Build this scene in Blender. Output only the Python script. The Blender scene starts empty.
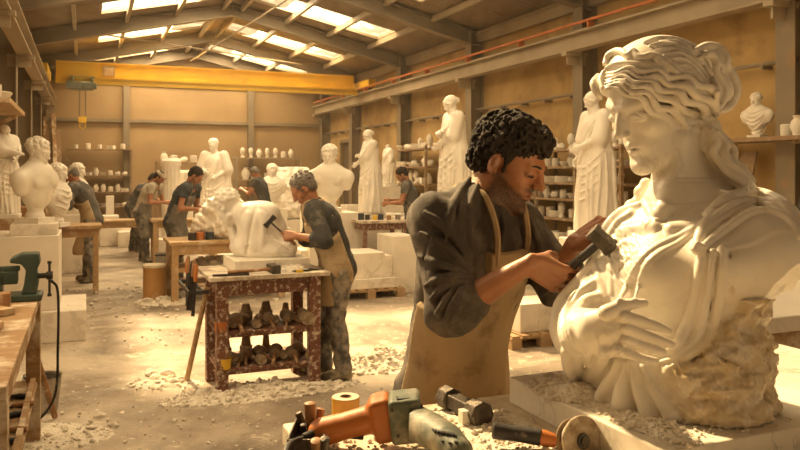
import bpy, bmesh, math, random
import numpy as np
from mathutils import Vector, Matrix, Euler
R = math.radians
HAZE = 0.0028; BH = .0025
SC = bpy.context.scene
COL = SC.collection
# ------------------------------------------------------------------ camera, sky, sun, exposure
EYE = 1.65; FPX = 750.0; HOR = 172.0
cd = bpy.data.cameras.new('camera'); cam = bpy.data.objects.new('camera', cd); COL.objects.link(cam)
cam.location = (0, 0, EYE); cam.rotation_euler = (R(90), 0, 0)
cd.sensor_width = 36; cd.lens = 36*FPX/800; cd.shift_y = -(225-HOR)/800.0
cd.clip_start = .05; cd.clip_end = 200
cd.dof.use_dof = True; cd.dof.focus_distance = 2.0; cd.dof.aperture_fstop = 16
SC.camera = cam
SC.view_settings.view_transform = 'Standard'; SC.view_settings.look = 'None'
SC.view_settings.exposure = 0.3; SC.view_settings.gamma = 1.0
SC.view_settings.use_curve_mapping = False
W = bpy.data.worlds.new('sky'); SC.world = W; W.use_nodes = True
bg = W.node_tree.nodes['Background']; bg.inputs[0].default_value = (1.0, .72, .41, 1); bg.inputs[1].default_value = .5
# the hall: u runs away from the camera along the hall, v to the right across it
HA = R(22.8); CU = (-math.sin(HA), math.cos(HA)); CV = (math.cos(HA), math.sin(HA))
def hall(u, v, z=0.0): return Vector((u*CU[0]+v*CV[0], u*CU[1]+v*CV[1], z))
def at(px, py, Y): return Vector(((px-400)/FPX*Y, Y, EYE-(py-HOR)/FPX*Y))
def fl(px, py, z=0.0): return at(px, py, FPX*(EYE-z)/(py-HOR))
UB = 25.0; VL = -1.35; VR = 7.75; ZE = 4.65; ZR = 5.65; VM = (VL+VR)/2; UF = -4.5
BAYS = [-1.2, 2.6, 6.25, 10.2, 14.0, 17.8, 21.6, 25.0]
sd = bpy.data.lights.new('sun', 'SUN'); so = bpy.data.objects.new('sun', sd); COL.objects.link(so)
SUN_DIR = Vector((-.42, .57, .70)).normalized()      # towards the sun
so.rotation_euler = SUN_DIR.to_track_quat('Z', 'Y').to_euler(); so.location = (-6, 8, 12)
sd.energy = 11.5; sd.color = (1.0, .72, .38); sd.angle = R(4)
def area(name, u, v, z, su, sv, power, colr, aim=(0, 0, -1)):
    l = bpy.data.lights.new(name, 'AREA'); l.shape = 'RECTANGLE'; l.size = sv; l.size_y = su
    l.energy = power; l.color = colr
    o = bpy.data.objects.new(name, l); COL.objects.link(o); o.location = hall(u, v, z)
    d = Vector(aim)
    if abs(d.z) > .99: o.rotation_euler = (0, 0, HA)
    else: o.rotation_euler = (-d).to_track_quat('Z', 'Y').to_euler()
    return o
def roof_z(v): return ZR-abs(v-VM)*(ZR-ZE)/(VR-VM)
SKY_L = [(j, VM-2.9, VM-.45) for j in range(1, 7)]; SKY_R = [(j, VM+.45, VM+2.9) for j in range(1, 7)]
def bay_sky(j):
    a, b = BAYS[j], BAYS[j+1]
    return (a+.35*(b-a), a+.85*(b-a)) if j < 4 else (a+.5*(b-a), a+.8*(b-a))
for j in range(1, 7):                                  # daylight entering through the roof lights
    a, b = bay_sky(j)
    for s in (-1, 1):
        v = VM+s*1.67
        area('roof_light_daylight', (a+b)/2, v, roof_z(v)+.16, b-a, 2.5, (60 if j < 4 else 130)*(1.3 if s < 0 else 1), (1.0, .75, .44))
# added fill lamp at the invented side windows in the left wall, next to and behind the camera
area('window_daylight', 4.3, VL-.05, 2.7, 2.2, 3.4, 90, (1.0, .72, .40), (CV[0], CV[1], -.25))

# ------------------------------------------------------------------ helpers
def link(o, parent=None):
    COL.objects.link(o)
    if parent is not None: o.parent = parent
    return o
def tag(o, label=None, cat=None, group=None, kind=None):
    if label: o['label'] = label
    if cat: o['category'] = cat
    if group: o['group'] = group
    if kind: o['kind'] = kind
    return o
def thing(name, label, cat, loc=(0, 0, 0), rz=0.0, group=None):
    o = bpy.data.objects.new(name, None); o.empty_display_size = .1; COL.objects.link(o)
    o.location = loc; o.rotation_euler = (0, 0, rz)
    return tag(o, label, cat, group)
def kids(o): return [c for c in bpy.data.objects if c.parent == o]
def dup(root, loc, rz=None, label=None, group=None, scale=None):
    def cp(o, parent):
        c = o.copy(); COL.objects.link(c)
        if parent is not None: c.parent = parent
        for ch in kids(o): cp(ch, c)
        return c
    c = cp(root, None); c.location = loc
    if rz is not None: c.rotation_euler = (root.rotation_euler[0], root.rotation_euler[1], rz)
    if scale is not None: c.scale = (scale,)*3 if not hasattr(scale, '__len__') else scale
    if label: c['label'] = label
    if group: c['group'] = group
    return c
def rot_to(d):
    return Vector(d).normalized().to_track_quat('Z', 'Y').to_matrix()
class MB:
    def __init__(s): s.v = []; s.f = []
    def add(s, vs, fs):
        n = len(s.v); s.v += [tuple(p) for p in vs]; s.f += [tuple(n+i for i in f) for f in fs]; return s
    def box(s, c, size, rot=None):
        x, y, z = [q/2 for q in size]; c = Vector(c)
        P = [Vector((a*x, b*y, d*z)) for a in (-1, 1) for b in (-1, 1) for d in (-1, 1)]
        if rot is not None: P = [rot @ p for p in P]
        return s.add([p+c for p in P], [(0, 1, 3, 2), (4, 6, 7, 5), (0, 4, 5, 1), (2, 3, 7, 6), (0, 2, 6, 4), (1, 5, 7, 3)])
    def b2(s, lo, hi): return s.box([(a+b)/2 for a, b in zip(lo, hi)], [abs(b-a) for a, b in zip(lo, hi)])
    def bar(s, a, b, w, h, up=(0, 0, 1)):
        a, b = Vector(a), Vector(b); d = (b-a).normalized(); up = Vector(up)
        sd = d.cross(up)
        if sd.length < 1e-4: sd = Vector((1, 0, 0))
        sd.normalize(); u = sd.cross(d)
        m = Matrix((sd, d, u)).transposed()
        return s.box((a+b)/2, (w, (b-a).length, h), m)
    def tube(s, pts, r, n=10, caps=True):
        pts = [Vector(p) for p in pts]; rs = r if hasattr(r, '__len__') else [r]*len(pts)
        vs = []; fs = []; prev = None
        for i, p in enumerate(pts):
            t = (pts[min(i+1, len(pts)-1)]-pts[max(i-1, 0)])
            if t.length < 1e-9: t = Vector((0, 0, 1))
            t.normalize()
            if prev is None: a = t.orthogonal().normalized()
            else:
                a = prev-t*prev.dot(t)
                a = a.normalized() if a.length > 1e-6 else t.orthogonal().normalized()
            prev = a; b = t.cross(a)
            for k in range(n):
                q = 2*math.pi*k/n; vs.append(p+(a*math.cos(q)+b*math.sin(q))*rs[i])
        for i in range(len(pts)-1):
            for k in range(n):
                k2 = (k+1) % n; fs.append((i*n+k, i*n+k2, (i+1)*n+k2, (i+1)*n+k))
        if caps: fs.append(tuple(range(n-1, -1, -1))); fs.append(tuple((len(pts)-1)*n+k for k in range(n)))
        return s.add(vs, fs)
    def lathe(s, prof, n=24, c=(0, 0, 0), rot=None, ring=False):
        vs = []; fs = []; c = Vector(c)
        for r, z in prof:
            for k in range(n):
                q = 2*math.pi*k/n; p = Vector((max(r, 1e-4)*math.cos(q), max(r, 1e-4)*math.sin(q), z))
                if rot is not None: p = rot @ p
                vs.append(p+c)
        for i in range(len(prof)-1):
            for k in range(n):
                k2 = (k+1) % n; fs.append((i*n+k, i*n+k2, (i+1)*n+k2, (i+1)*n+k))
        if ring:
            for k in range(n): k2 = (k+1) % n; fs.append(((len(prof)-1)*n+k, (len(prof)-1)*n+k2, k2, k))
        else: fs.append(tuple(range(n-1, -1, -1))); fs.append(tuple((len(prof)-1)*n+k for k in range(n)))
        return s.add(vs, fs)
    def prism(s, poly, a, b, frame=None):
        """2D polygon (x,z) extruded along y from a to b"""
        n = len(poly); vs = [Vector((x, a, z)) for x, z in poly]+[Vector((x, b, z)) for x, z in poly]
        if frame is not None: vs = [frame @ p for p in vs]
        fs = [tuple(range(n)), tuple(range(2*n-1, n-1, -1))]+[(i, n+i, n+(i+1) % n, (i+1) % n) for i in range(n)]
        return s.add(vs, fs)
    def rock(s, c, r, rng, flat=.7, n=1):
        bm = bmesh.new(); bmesh.ops.create_icosphere(bm, subdivisions=n, radius=1)
        sx, sy, sz = [r*rng.uniform(.7, 1.25) for _ in range(3)]; sz *= flat
        e = Euler((rng.uniform(-.3, .3), rng.uniform(-.3, .3), rng.uniform(0, 6.3))).to_matrix()
        vs = []
        for v in bm.verts:
            j = rng.uniform(.78, 1.15); vs.append(Vector(c)+e @ Vector((v.co.x*sx*j, v.co.y*sy*j, v.co.z*sz*j)))
        fs = [tuple(v.index for v in f.verts) for f in bm.faces]; bm.free()
        return s.add(vs, fs)
def mkmesh(name, mb, m, smooth=False):
    me = bpy.data.meshes.new(name); me.from_pydata([tuple(v) for v in mb.v], [], mb.f)
    bm = bmesh.new(); bm.from_mesh(me); bmesh.ops.recalc_face_normals(bm, faces=bm.faces); bm.to_mesh(me); bm.free()
    if m is not None: me.materials.append(m)
    if smooth:
        me.polygons.foreach_set('use_smooth', [True]*len(me.polygons))
        try: me.set_sharp_from_angle(angle=R(40))
        except Exception: pass
    return me
def part(name, mb, m, parent=None, bevel=0.0, smooth=False):
    o = bpy.data.objects.new(name, mkmesh(name, mb, m, smooth)); link(o, parent)
    if bevel:
        b = o.modifiers.new('bevel', 'BEVEL'); b.width = bevel; b.segments = 2; b.limit_method = 'ANGLE'; b.angle_limit = R(40)
    return o
def solo(name, label, cat, mb, m, loc=(0, 0, 0), rz=0.0, group=None, bevel=0.0, smooth=False, kind=None):
    o = part(name, mb, m, None, bevel, smooth); o.location = loc; o.rotation_euler = (0, 0, rz)
    return tag(o, label, cat, group, kind)
def struct(name, mb, m, bevel=0.0, parent=None, smooth=False):
    o = part(name, mb, m, parent, bevel, smooth)
    if parent is None: o['kind'] = 'structure'
    return o
HR = HA   # objects square to the hall take this rotation: local x = v (across), local y = u (away)

# ------------------------------------------------------------------ materials
def mat(name, c1, c2=None, rough=.6, metal=0.0, scale=6.0, bump=.2, bscale=None, c3=None, thr=.6, soft=.08, s3=3.0, detail=5.0, stretch=(1, 1, 1), sss=0.0, trans=0.0, coords='Object'):
    """noise mix of c1/c2, then patches of c3 (dust, paint, wear) above a threshold"""
    m = bpy.data.materials.new(name); m.use_nodes = True; nt = m.node_tree; N = nt.nodes; L = nt.links
    b = N['Principled BSDF']; b.inputs['Roughness'].default_value = rough; b.inputs['Metallic'].default_value = metal
    tc = N.new('ShaderNodeTexCoord'); mp = N.new('ShaderNodeMapping'); mp.inputs['Scale'].default_value = stretch
    L.new(tc.outputs[coords], mp.inputs[0])
    n1 = N.new('ShaderNodeTexNoise'); n1.inputs['Scale'].default_value = scale; n1.inputs['Detail'].default_value = detail
    L.new(mp.outputs[0], n1.inputs['Vector'])
    r1 = N.new('ShaderNodeValToRGB'); r1.color_ramp.elements[0].position = .35; r1.color_ramp.elements[1].position = .68
    c2 = c2 or tuple(q*.8 for q in c1)
    r1.color_ramp.elements[0].color = (*c1, 1); r1.color_ramp.elements[1].color = (*c2, 1)
    L.new(n1.outputs[0], r1.inputs[0]); out = r1.outputs[0]
    if c3 is not None:
        n3 = N.new('ShaderNodeTexNoise'); n3.inputs['Scale'].default_value = s3; n3.inputs['Detail'].default_value = 8; n3.inputs['Roughness'].default_value = .65
        L.new(tc.outputs[coords], n3.inputs['Vector'])
        r3 = N.new('ShaderNodeValToRGB'); r3.color_ramp.elements[0].position = thr-soft; r3.color_ramp.elements[1].position = thr+soft
        L.new(n3.outputs[0], r3.inputs[0])
        mx = N.new('ShaderNodeMix'); mx.data_type = 'RGBA'; L.new(r3.outputs[0], mx.inputs[0]); L.new(out, mx.inputs[6]); mx.inputs[7].default_value = (*c3, 1); out = mx.outputs[2]
    L.new(out, b.inputs['Base Color'])
    if bump:
        bp = N.new('ShaderNodeBump'); bp.inputs['Strength'].default_value = bump; bp.inputs['Distance'].default_value = .02
        n2 = N.new('ShaderNodeTexNoise'); n2.inputs['Scale'].default_value = bscale or scale*4; n2.inputs['Detail'].default_value = 6
        L.new(mp.outputs[0], n2.inputs['Vector']); L.new(n2.outputs[0], bp.inputs['Height']); L.new(bp.outputs[0], b.inputs['Normal'])
    if sss:
        b.inputs['Subsurface Weight'].default_value = sss; b.inputs['Subsurface Radius'].default_value = (1, .6, .35); b.inputs['Subsurface Scale'].default_value = .02
    return m
def marble_mat(name, base, vein, vscale=5.0, rough=.42, bump=.12, bscale=70.0, amount=.5):
    m = bpy.data.materials.new(name); m.use_nodes = True; nt = m.node_tree; N = nt.nodes; L = nt.links
    b = N['Principled BSDF']; b.inputs['Roughness'].default_value = rough
    tc = N.new('ShaderNodeTexCoord')
    n0 = N.new('ShaderNodeTexNoise'); n0.inputs['Scale'].default_value = vscale*.6; n0.inputs['Detail'].default_value = 4
    L.new(tc.outputs['Object'], n0.inputs['Vector'])
    mxv = N.new('ShaderNodeMix'); mxv.data_type = 'RGBA'; mxv.inputs[0].default_value = .35
    L.new(tc.outputs['Object'], mxv.inputs[6]); L.new(n0.outputs['Color'], mxv.inputs[7])
    n1 = N.new('ShaderNodeTexNoise'); n1.inputs['Scale'].default_value = vscale; n1.inputs['Detail'].default_value = 9; n1.inputs['Roughness'].default_value = .55
    L.new(mxv.outputs[2], n1.inputs['Vector'])
    # thin veins where the noise crosses one half
    s = N.new('ShaderNodeMath'); s.operation = 'SUBTRACT'; s.inputs[1].default_value = .5; L.new(n1.outputs[0], s.inputs[0])
    a = N.new('ShaderNodeMath'); a.operation = 'ABSOLUTE'; L.new(s.outputs[0], a.inputs[0])
    r = N.new('ShaderNodeValToRGB'); r.color_ramp.elements[0].position = 0; r.color_ramp.elements[1].position = .035
    r.color_ramp.elements[0].color = (1, 1, 1, 1); r.color_ramp.elements[1].color = (0, 0, 0, 1); L.new(a.outputs[0], r.inputs[0])
    n2 = N.new('ShaderNodeTexNoise'); n2.inputs['Scale'].default_value = vscale*.5; n2.inputs['Detail'].default_value = 3; L.new(tc.outputs['Object'], n2.inputs['Vector'])
    r2 = N.new('ShaderNodeValToRGB'); r2.color_ramp.elements[0].position = .45; r2.color_ramp.elements[1].position = .7; L.new(n2.outputs[0], r2.inputs[0])
    mu = N.new('ShaderNodeMath'); mu.operation = 'MULTIPLY'; L.new(r.outputs[0], mu.inputs[0]); L.new(r2.outputs[0], mu.inputs[1])
    m2 = N.new('ShaderNodeMath'); m2.operation = 'MULTIPLY'; m2.inputs[1].default_value = amount; L.new(mu.outputs[0], m2.inputs[0])
    n4 = N.new('ShaderNodeTexNoise'); n4.inputs['Scale'].default_value = vscale*1.3; n4.inputs['Detail'].default_value = 6; L.new(tc.outputs['Object'], n4.inputs['Vector'])
    r4 = N.new('ShaderNodeValToRGB'); r4.color_ramp.elements[0].position = .35; r4.color_ramp.elements[1].position = .7
    r4.color_ramp.elements[0].color = (*base, 1); r4.color_ramp.elements[1].color = (*[q*.88 for q in base], 1); L.new(n4.outputs[0], r4.inputs[0])
    mx = N.new('ShaderNodeMix'); mx.data_type = 'RGBA'; L.new(m2.outputs[0], mx.inputs[0]); L.new(r4.outputs[0], mx.inputs[6]); mx.inputs[7].default_value = (*vein, 1)
    L.new(mx.outputs[2], b.inputs['Base Color'])
    bp = N.new('ShaderNodeBump'); bp.inputs['Strength'].default_value = bump; bp.inputs['Distance'].default_value = .004
    n5 = N.new('ShaderNodeTexNoise'); n5.inputs['Scale'].default_value = bscale; n5.inputs['Detail'].default_value = 5; L.new(tc.outputs['Object'], n5.inputs['Vector'])
    L.new(n5.outputs[0], bp.inputs['Height']); L.new(bp.outputs[0], b.inputs['Normal'])
    return m
WHITE = (.83, .79, .70)
M = {}
M['marble'] = marble_mat('carved_marble', (.80, .75, .66), (.30, .25, .20), 5.5, .38, .10, 60, .55)
M['marble_far'] = marble_mat('pale_marble', (.88, .83, .74), (.5, .44, .36), 3, .5, .1, 40, .35)
M['plaster'] = mat('white_plaster', (.80, .75, .65), (.68, .62, .52), .75, scale=5, bump=.2)
M['roughstone'] = mat('rough_marble', (.66, .56, .41), (.45, .35, .23), .85, scale=14, bump=1.0, bscale=26, c3=(.74, .66, .52), thr=.55, s3=9)
M['block'] = marble_mat('sawn_marble', (.80, .74, .64), (.36, .30, .23), 3.2, .55, .2, 30, .6)
M['slab'] = marble_mat('veined_slab', (.74, .69, .60), (.26, .22, .17), 9, .5, .2, 60, .85)
M['chips'] = mat('marble_chips', (.82, .77, .67), (.66, .58, .46), .85, scale=20, bump=.6, bscale=60)
M['wall'] = mat('ochre_render', (.50, .345, .15), (.37, .245, .10), .9, scale=1.3, bump=.3, bscale=6, c3=(.28, .175, .08), thr=.62, soft=.1, s3=1.6)
M['wallback'] = mat('pale_ochre_render', (.40, .28, .145), (.33, .225, .115), .9, scale=.8, bump=.2, bscale=6)
M['steel'] = mat('painted_steel_frame', (.25, .20, .135), (.19, .15, .10), .6, scale=2, bump=.1, c3=(.30, .16, .07), thr=.68, s3=2.5)
M['steelL'] = mat('pale_painted_steel', (.40, .33, .23), (.33, .265, .18), .55, scale=2, bump=.1, c3=(.32, .2, .1), thr=.68, s3=3)
M['rust'] = mat('orange_conductor', (.55, .17, .04), (.4, .12, .04), .6, scale=5, bump=.1)
M['yellow'] = mat('crane_yellow', (.86, .57, .05), (.76, .48, .045), .45, scale=2, bump=.05, c3=(.45, .2, .04), thr=.72, s3=2)
M['sheet'] = mat('corrugated_sheet', (.29, .22, .145), (.21, .155, .10), .75, scale=1.2, bump=.1, stretch=(3, .5, 1), c3=(.2, .14, .08), thr=.66, s3=1.3)
M['dark'] = mat('dark_iron', (.035, .032, .03), (.06, .052, .045), .5, .4, scale=20, bump=.2)
M['iron'] = mat('worn_iron', (.065, .056, .048), (.12, .10, .08), .5, .6, scale=30, bump=.3, c3=(.38, .32, .24), thr=.68, s3=18)
M['chrome'] = mat('bare_steel', (.45, .42, .38), (.3, .27, .23), .3, .9, scale=30, bump=.1)
M['green'] = mat('green_enamel', (.028, .05, .036), (.04, .065, .05), .4, scale=12, bump=.1, c3=(.3, .26, .19), thr=.7, s3=9)
M['greentool'] = mat('green_housing', (.11, .135, .10), (.085, .105, .08), .5, scale=12, bump=.1, c3=(.52, .46, .35), thr=.60, soft=.14, s3=11)
M['orange'] = mat('orange_housing', (.50, .165, .035), (.40, .125, .03), .5, scale=9, bump=.08, c3=(.60, .42, .26), thr=.66, soft=.1, s3=12)
M['rubber'] = mat('black_rubber', (.02, .019, .018), (.035, .03, .028), .6, scale=15, bump=.1, c3=(.35, .3, .23), thr=.7, s3=20)
M['wood'] = mat('pale_timber', (.50, .33, .165), (.38, .235, .11), .7, scale=5, bump=.25, stretch=(8, 1, 8), c3=(.66, .55, .40), thr=.60, s3=5)
M['woodh'] = mat('bench_timber', (.40, .25, .12), (.28, .165, .075), .7, scale=5, bump=.3, stretch=(1, 8, 8), c3=(.68, .58, .44), thr=.55, s3=6)
M['pallet'] = mat('pallet_wood', (.46, .31, .17), (.34, .22, .115), .8, scale=6, bump=.3)
M['redwood'] = mat('dusty_red_brown_paint', (.20, .085, .05), (.15, .062, .038), .6, scale=8, bump=.2, c3=(.60, .51, .40), thr=.575, soft=.05, s3=30)
M['handle'] = mat('turned_handle', (.33, .17, .07), (.24, .12, .05), .55, scale=14, bump=.15, c3=(.55, .45, .33), thr=.62, s3=20)
M['drum'] = mat('tan_fibre_drum', (.55, .30, .10), (.47, .25, .08), .6, scale=4, bump=.1, c3=(.66, .5, .3), thr=.66, s3=5)
M['tape'] = mat('amber_tape', (.62, .33, .05), (.55, .28, .04), .35, scale=9, bump=.05)
M['paper'] = mat('cream_card', (.74, .66, .50), (.66, .58, .43), .8, scale=9, bump=.1)
M['shelf'] = mat('dusty_brown_shelf', (.28, .185, .10), (.20, .13, .07), .8, scale=5, bump=.2, c3=(.5, .4, .27), thr=.6, s3=5)
M['door'] = mat('dark_door', (.12, .085, .05), (.09, .06, .035), .7, scale=4, bump=.1)
# ------------------------------------------------------------------ the hall
def HB(mb, u0, u1, v0, v1, z0, z1):
    """box square to the hall"""
    c = hall((u0+u1)/2, (v0+v1)/2, (z0+z1)/2)
    return mb.box(c, (abs(v1-v0), abs(u1-u0), abs(z1-z0)), Matrix.Rotation(HA, 3, 'Z'))
def floor_mat():
    m = bpy.data.materials.new('dusty_concrete'); m.use_nodes = True; nt = m.node_tree; N = nt.nodes; L = nt.links
    b = N['Principled BSDF']; tc = N.new('ShaderNodeTexCoord')
    def noise(s, d=6, r=.6, dist=0):
        n = N.new('ShaderNodeTexNoise'); n.inputs['Scale'].default_value = s; n.inputs['Detail'].default_value = d; n.inputs['Roughness'].default_value = r
        n.inputs['Distortion'].default_value = dist; L.new(tc.outputs['Object'], n.inputs['Vector']); return n.outputs[0]
    def ramp(i, a, ca, b_, cb):
        r = N.new('ShaderNodeValToRGB'); r.color_ramp.elements[0].position = a; r.color_ramp.elements[1].position = b_
        r.color_ramp.elements[0].color = (*ca, 1); r.color_ramp.elements[1].color = (*cb, 1); L.new(i, r.inputs[0]); return r.outputs[0]
    def mix(f, a, c):
        x = N.new('ShaderNodeMix'); x.data_type = 'RGBA'; L.new(f, x.inputs[0]); L.new(a, x.inputs[6])
        if hasattr(c, '__len__'): x.inputs[7].default_value = (*c, 1)
        else: L.new(c, x.inputs[7])
        return x.outputs[2]
    base = ramp(noise(1.6, 8, .65), .36, (.20, .16, .12), .66, (.38, .31, .235))
    dust = ramp(noise(.55, 7, .62, .4), .47, (0, 0, 0), .62, (1, 1, 1))
    c = mix(dust, base, (.60, .52, .41))
    chips = ramp(noise(16, 3, .5), .66, (0, 0, 0), .69, (1, 1, 1)); c = mix(chips, c, (.74, .67, .56))
    spots = ramp(noise(4.3, 9, .7, .6), .60, (0, 0, 0), .66, (1, 1, 1)); c = mix(spots, c, (.68, .60, .48))
    L.new(c, b.inputs['Base Color'])
    L.new(ramp(noise(2.2, 5), .35, (.42, .42, .42), .6, (.85, .85, .85)), b.inputs['Roughness'])
    bp = N.new('ShaderNodeBump'); bp.inputs['Strength'].default_value = .5; bp.inputs['Distance'].default_value = .02
    L.new(noise(18, 8, .7), bp.inputs['Height']); L.new(bp.outputs[0], b.inputs['Normal'])
    return m
M['floor'] = floor_mat()
struct('floor', HB(MB(), UF, UB+.3, VL-.3, VR+.3, -.15, 0), M['floor'])
# right wall in panels with a door opening; the recessed joints lie behind the columns
w = MB(); HB(w, UF, 21.9, VR, VR+.25, 0, ZE); HB(w, 21.9, 23.4, VR, VR+.25, 2.6, ZE); HB(w, 23.4, UB, VR, VR+.25, 0, ZE)
struct('wall_right', w, M['wall'])
d = MB(); HB(d, 21.9, 23.4, VR+.08, VR+.14, 0, 2.6); struct('door_1', d, M['door'])
d = MB(); HB(d, 21.8, 21.9, VR-.03, VR+.1, 0, 2.7); HB(d, 23.4, 23.5, VR-.03, VR+.1, 0, 2.7); HB(d, 21.9, 23.4, VR-.03, VR+.1, 2.6, 2.7); struct('trim_1', d, M['steel'])
poly = [(VL-.3, 0), (VR+.3, 0), (VR+.3, ZE-.05), (VM, ZR-.02), (VL-.3, ZE-.05)]
struct('wall_back', MB().prism(poly, UB, UB+.25, Matrix.Rotation(HA, 4, 'Z')), M['wallback'])
w = MB()                                               # left wall: solid beyond u = 8, nearer, unseen windows added to let light in
HB(w, 7.2, UB, VL-.25, VL, 0, ZE); HB(w, UF, 7.2, VL-.25, VL, 0, .95); HB(w, UF, 7.2, VL-.25, VL, 4.1, ZE)
for a, b in ((UF, 1.6), (4.1, 4.7)): HB(w, a, b, VL-.25, VL, .95, 4.1)
struct('wall_left', w, M['wall'])
n = 0
for a, b in ((1.6, 4.1), (4.7, 7.2)):  # frames of the added, unseen side windows
    n += 1; f = MB()
    for k in range(4): HB(f, a+(b-a-.05)*k/3, a+(b-a-.05)*k/3+.05, VL-.15, VL-.09, .95, 4.1)
    for z in (.95, 2.0, 3.05, 4.05): HB(f, a, b, VL-.15, VL-.09, z, z+.05)
    struct('window_%d' % n, f, M['steel'])
# steel frame: a column each side and rafters for every bay line, each its own member
for i, u in enumerate(BAYS):
    if i == len(BAYS)-1: u -= .3
    for s, v in ((-1, VL+.16), (1, VR-.16)):
        c = MB(); HB(c, u-.13, u+.13, v-.15, v-.13, 0, ZE); HB(c, u-.13, u+.13, v+.13, v+.15, 0, ZE); HB(c, u-.012, u+.012, v-.13, v+.13, 0, ZE)
        HB(c, u-.13, u-.11, v-.06, v+.06, 0, ZE) if 0 else None
        struct('steel_column', c, M['steel'])
        b = MB(); x = v-s*.33; HB(b, u-.07, u+.07, v-s*.42, v, 3.54, 3.60); HB(b, u-.015, u+.015, v-s*.36, v, 3.40, 3.54); struct('column_bracket_trim', b, M['steelL'])
        r = MB(); p0 = hall(u, v+s*.1, ZE-.22); p1 = hall(u, VM, ZR-.20)
        up = Vector((0, 0, 1)); r.bar(p0, p1, .02, .26); r.bar(p0-Vector((0, 0, .13)), p1-Vector((0, 0, .13)), .2, .025); r.bar(p0+Vector((0, 0, .13)), p1+Vector((0, 0, .13)), .2, .025)
        struct('roof_beam', r, M['steel'])
# purlins along the hall
for s in (-1, 1):
    for k in range(5):
        v = VM+s*(.22+k*1.06); z = roof_z(v)-.10
        p = MB(); HB(p, 2, UB, v-.035, v+.035, z-.07, z+.05); struct('roof_purlin_beam', p, M['steelL'])
    v = VL+.05 if s < 0 else VR-.06
    p = MB(); HB(p, 2, UB, v-.06, v+.06, ZE-.28, ZE-.05); HB(p, 2, UB, v-.10 if s > 0 else v, v if s > 0 else v+.1, ZE-.10, ZE-.07); struct('eaves_beam', p, M['steelL'])
# corrugated roof with the roof lights left open
def corr(u0, u1, v0, v1):
    mb = MB(); n = max(2, int((u1-u0)/.045)); vs = []; fs = []
    for i in range(n+1):
        u = u0+(u1-u0)*i/n; dz = .018*math.sin(u*2*math.pi/.19)
        for v in (v0, v1): vs.append(hall(u, v, roof_z(v)+dz))
    for i in range(n): fs.append((2*i, 2*i+1, 2*i+3, 2*i+2))
    return mb.add(vs, fs)
def glass_mat():
    m = bpy.data.materials.new('roof_light_sheet'); m.use_nodes = True; nt = m.node_tree; N = nt.nodes; L = nt.links
    N.remove(N['Principled BSDF']); t = N.new('ShaderNodeBsdfTransparent'); t.inputs[0].default_value = (1, .97, .9, 1)
    tr = N.new('ShaderNodeBsdfTranslucent'); tr.inputs[0].default_value = (.9, .85, .75, 1); mx = N.new('ShaderNodeMixShader')
    tc = N.new('ShaderNodeTexCoord'); n = N.new('ShaderNodeTexNoise'); n.inputs['Scale'].default_value = 3; n.inputs['Detail'].default_value = 8; L.new(tc.outputs['Object'], n.inputs['Vector'])
    r = N.new('ShaderNodeValToRGB'); r.color_ramp.elements[0].position = .45; r.color_ramp.elements[1].position = .75; r.color_ramp.elements[0].color = (.12,)*3+(1,); r.color_ramp.elements[1].color = (.6,)*3+(1,)
    L.new(n.outputs[0], r.inputs[0]); L.new(r.outputs[0], mx.inputs[0]); L.new(t.outputs[0], mx.inputs[1]); L.new(tr.outputs[0], mx.inputs[2]); L.new(mx.outputs[0], N['Material Output'].inputs[0])
    return m
M['skylight'] = glass_mat()
sheets = {-1: [], 1: []}
nw = 2
for s in (-1, 1):
    e = VL-.3 if s < 0 else VR+.3
    rects = []
    if True:
        rects.append((UF, BAYS[1], min(e, VM), max(e, VM)))
        for j in range(1, 7):
            a, b = bay_sky(j); B0, B1 = BAYS[j], BAYS[j+1]
            va, vb = ((VM-3.95, VM-.3) if j in (1, 3) else (VM-2.9, VM-.28)) if s < 0 else ((VM+.3, VM+2.9) if j < 4 else (VM+.28, VM+3.4))
            if j in (1, 3) and s < 0: a, b = B0+.12, B1-.12  # unseen near openings enlarged so the sun reaches foreground and floor
            rects += [(B0, a, min(e, VM), max(e, VM)), (b, B1, min(e, VM), max(e, VM)), (a, b, min(e, VM), va) if s < 0 else (a, b, vb, e), (a, b, vb, VM) if s < 0 else (a, b, VM, va)]
            nw += 1; g = MB(); g.add([hall(a, va, roof_z(va)+.03), hall(a, vb, roof_z(vb)+.03), hall(b, vb, roof_z(vb)+.03), hall(b, va, roof_z(va)+.03)], [(0, 1, 2, 3)])
            struct('window_%d' % nw, g, M['skylight'])
            f = MB()
            for uu in (a, b): f.bar(hall(uu, va, roof_z(va)), hall(uu, vb, roof_z(vb)), .05, .06)
            for vv in (va, vb): f.bar(hall(a, vv, roof_z(vv)), hall(b, vv, roof_z(vv)), .05, .06)
            struct('window_frame', f, M['steelL'])
    mb = MB()
    for q in rects:
        c = corr(*q); mb.add(c.v, c.f)
    o = struct('ceiling', mb, M['sheet']); sm = o.modifiers.new('thick', 'SOLIDIFY'); sm.thickness = .02
# back wall posts and girts
for v in (1.2, 5.08):
    c = MB(); HB(c, UB-.2, UB, v-.09, v+.09, 0, roof_z(v)-.3); struct('back_wall_column', c, M['steel'])
for z in (3.25, 4.45):
    c = MB(); HB(c, UB-.1, UB, VL, VR, z-.05, z+.05); struct('back_wall_beam', c, M['steel'])
# conduit on the right wall, with clips
p = MB(); p.tube([hall(2, VR-.14, 2.96), hall(UB-.2, VR-.14, 2.96)], .028, 8)
for k in range(30): HB(p, 2+k*.78, 2.04+k*.78, VR-.17, VR, 2.9, 2.95)
struct('conduit_pipe_trim', p, M['steel'])
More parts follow.
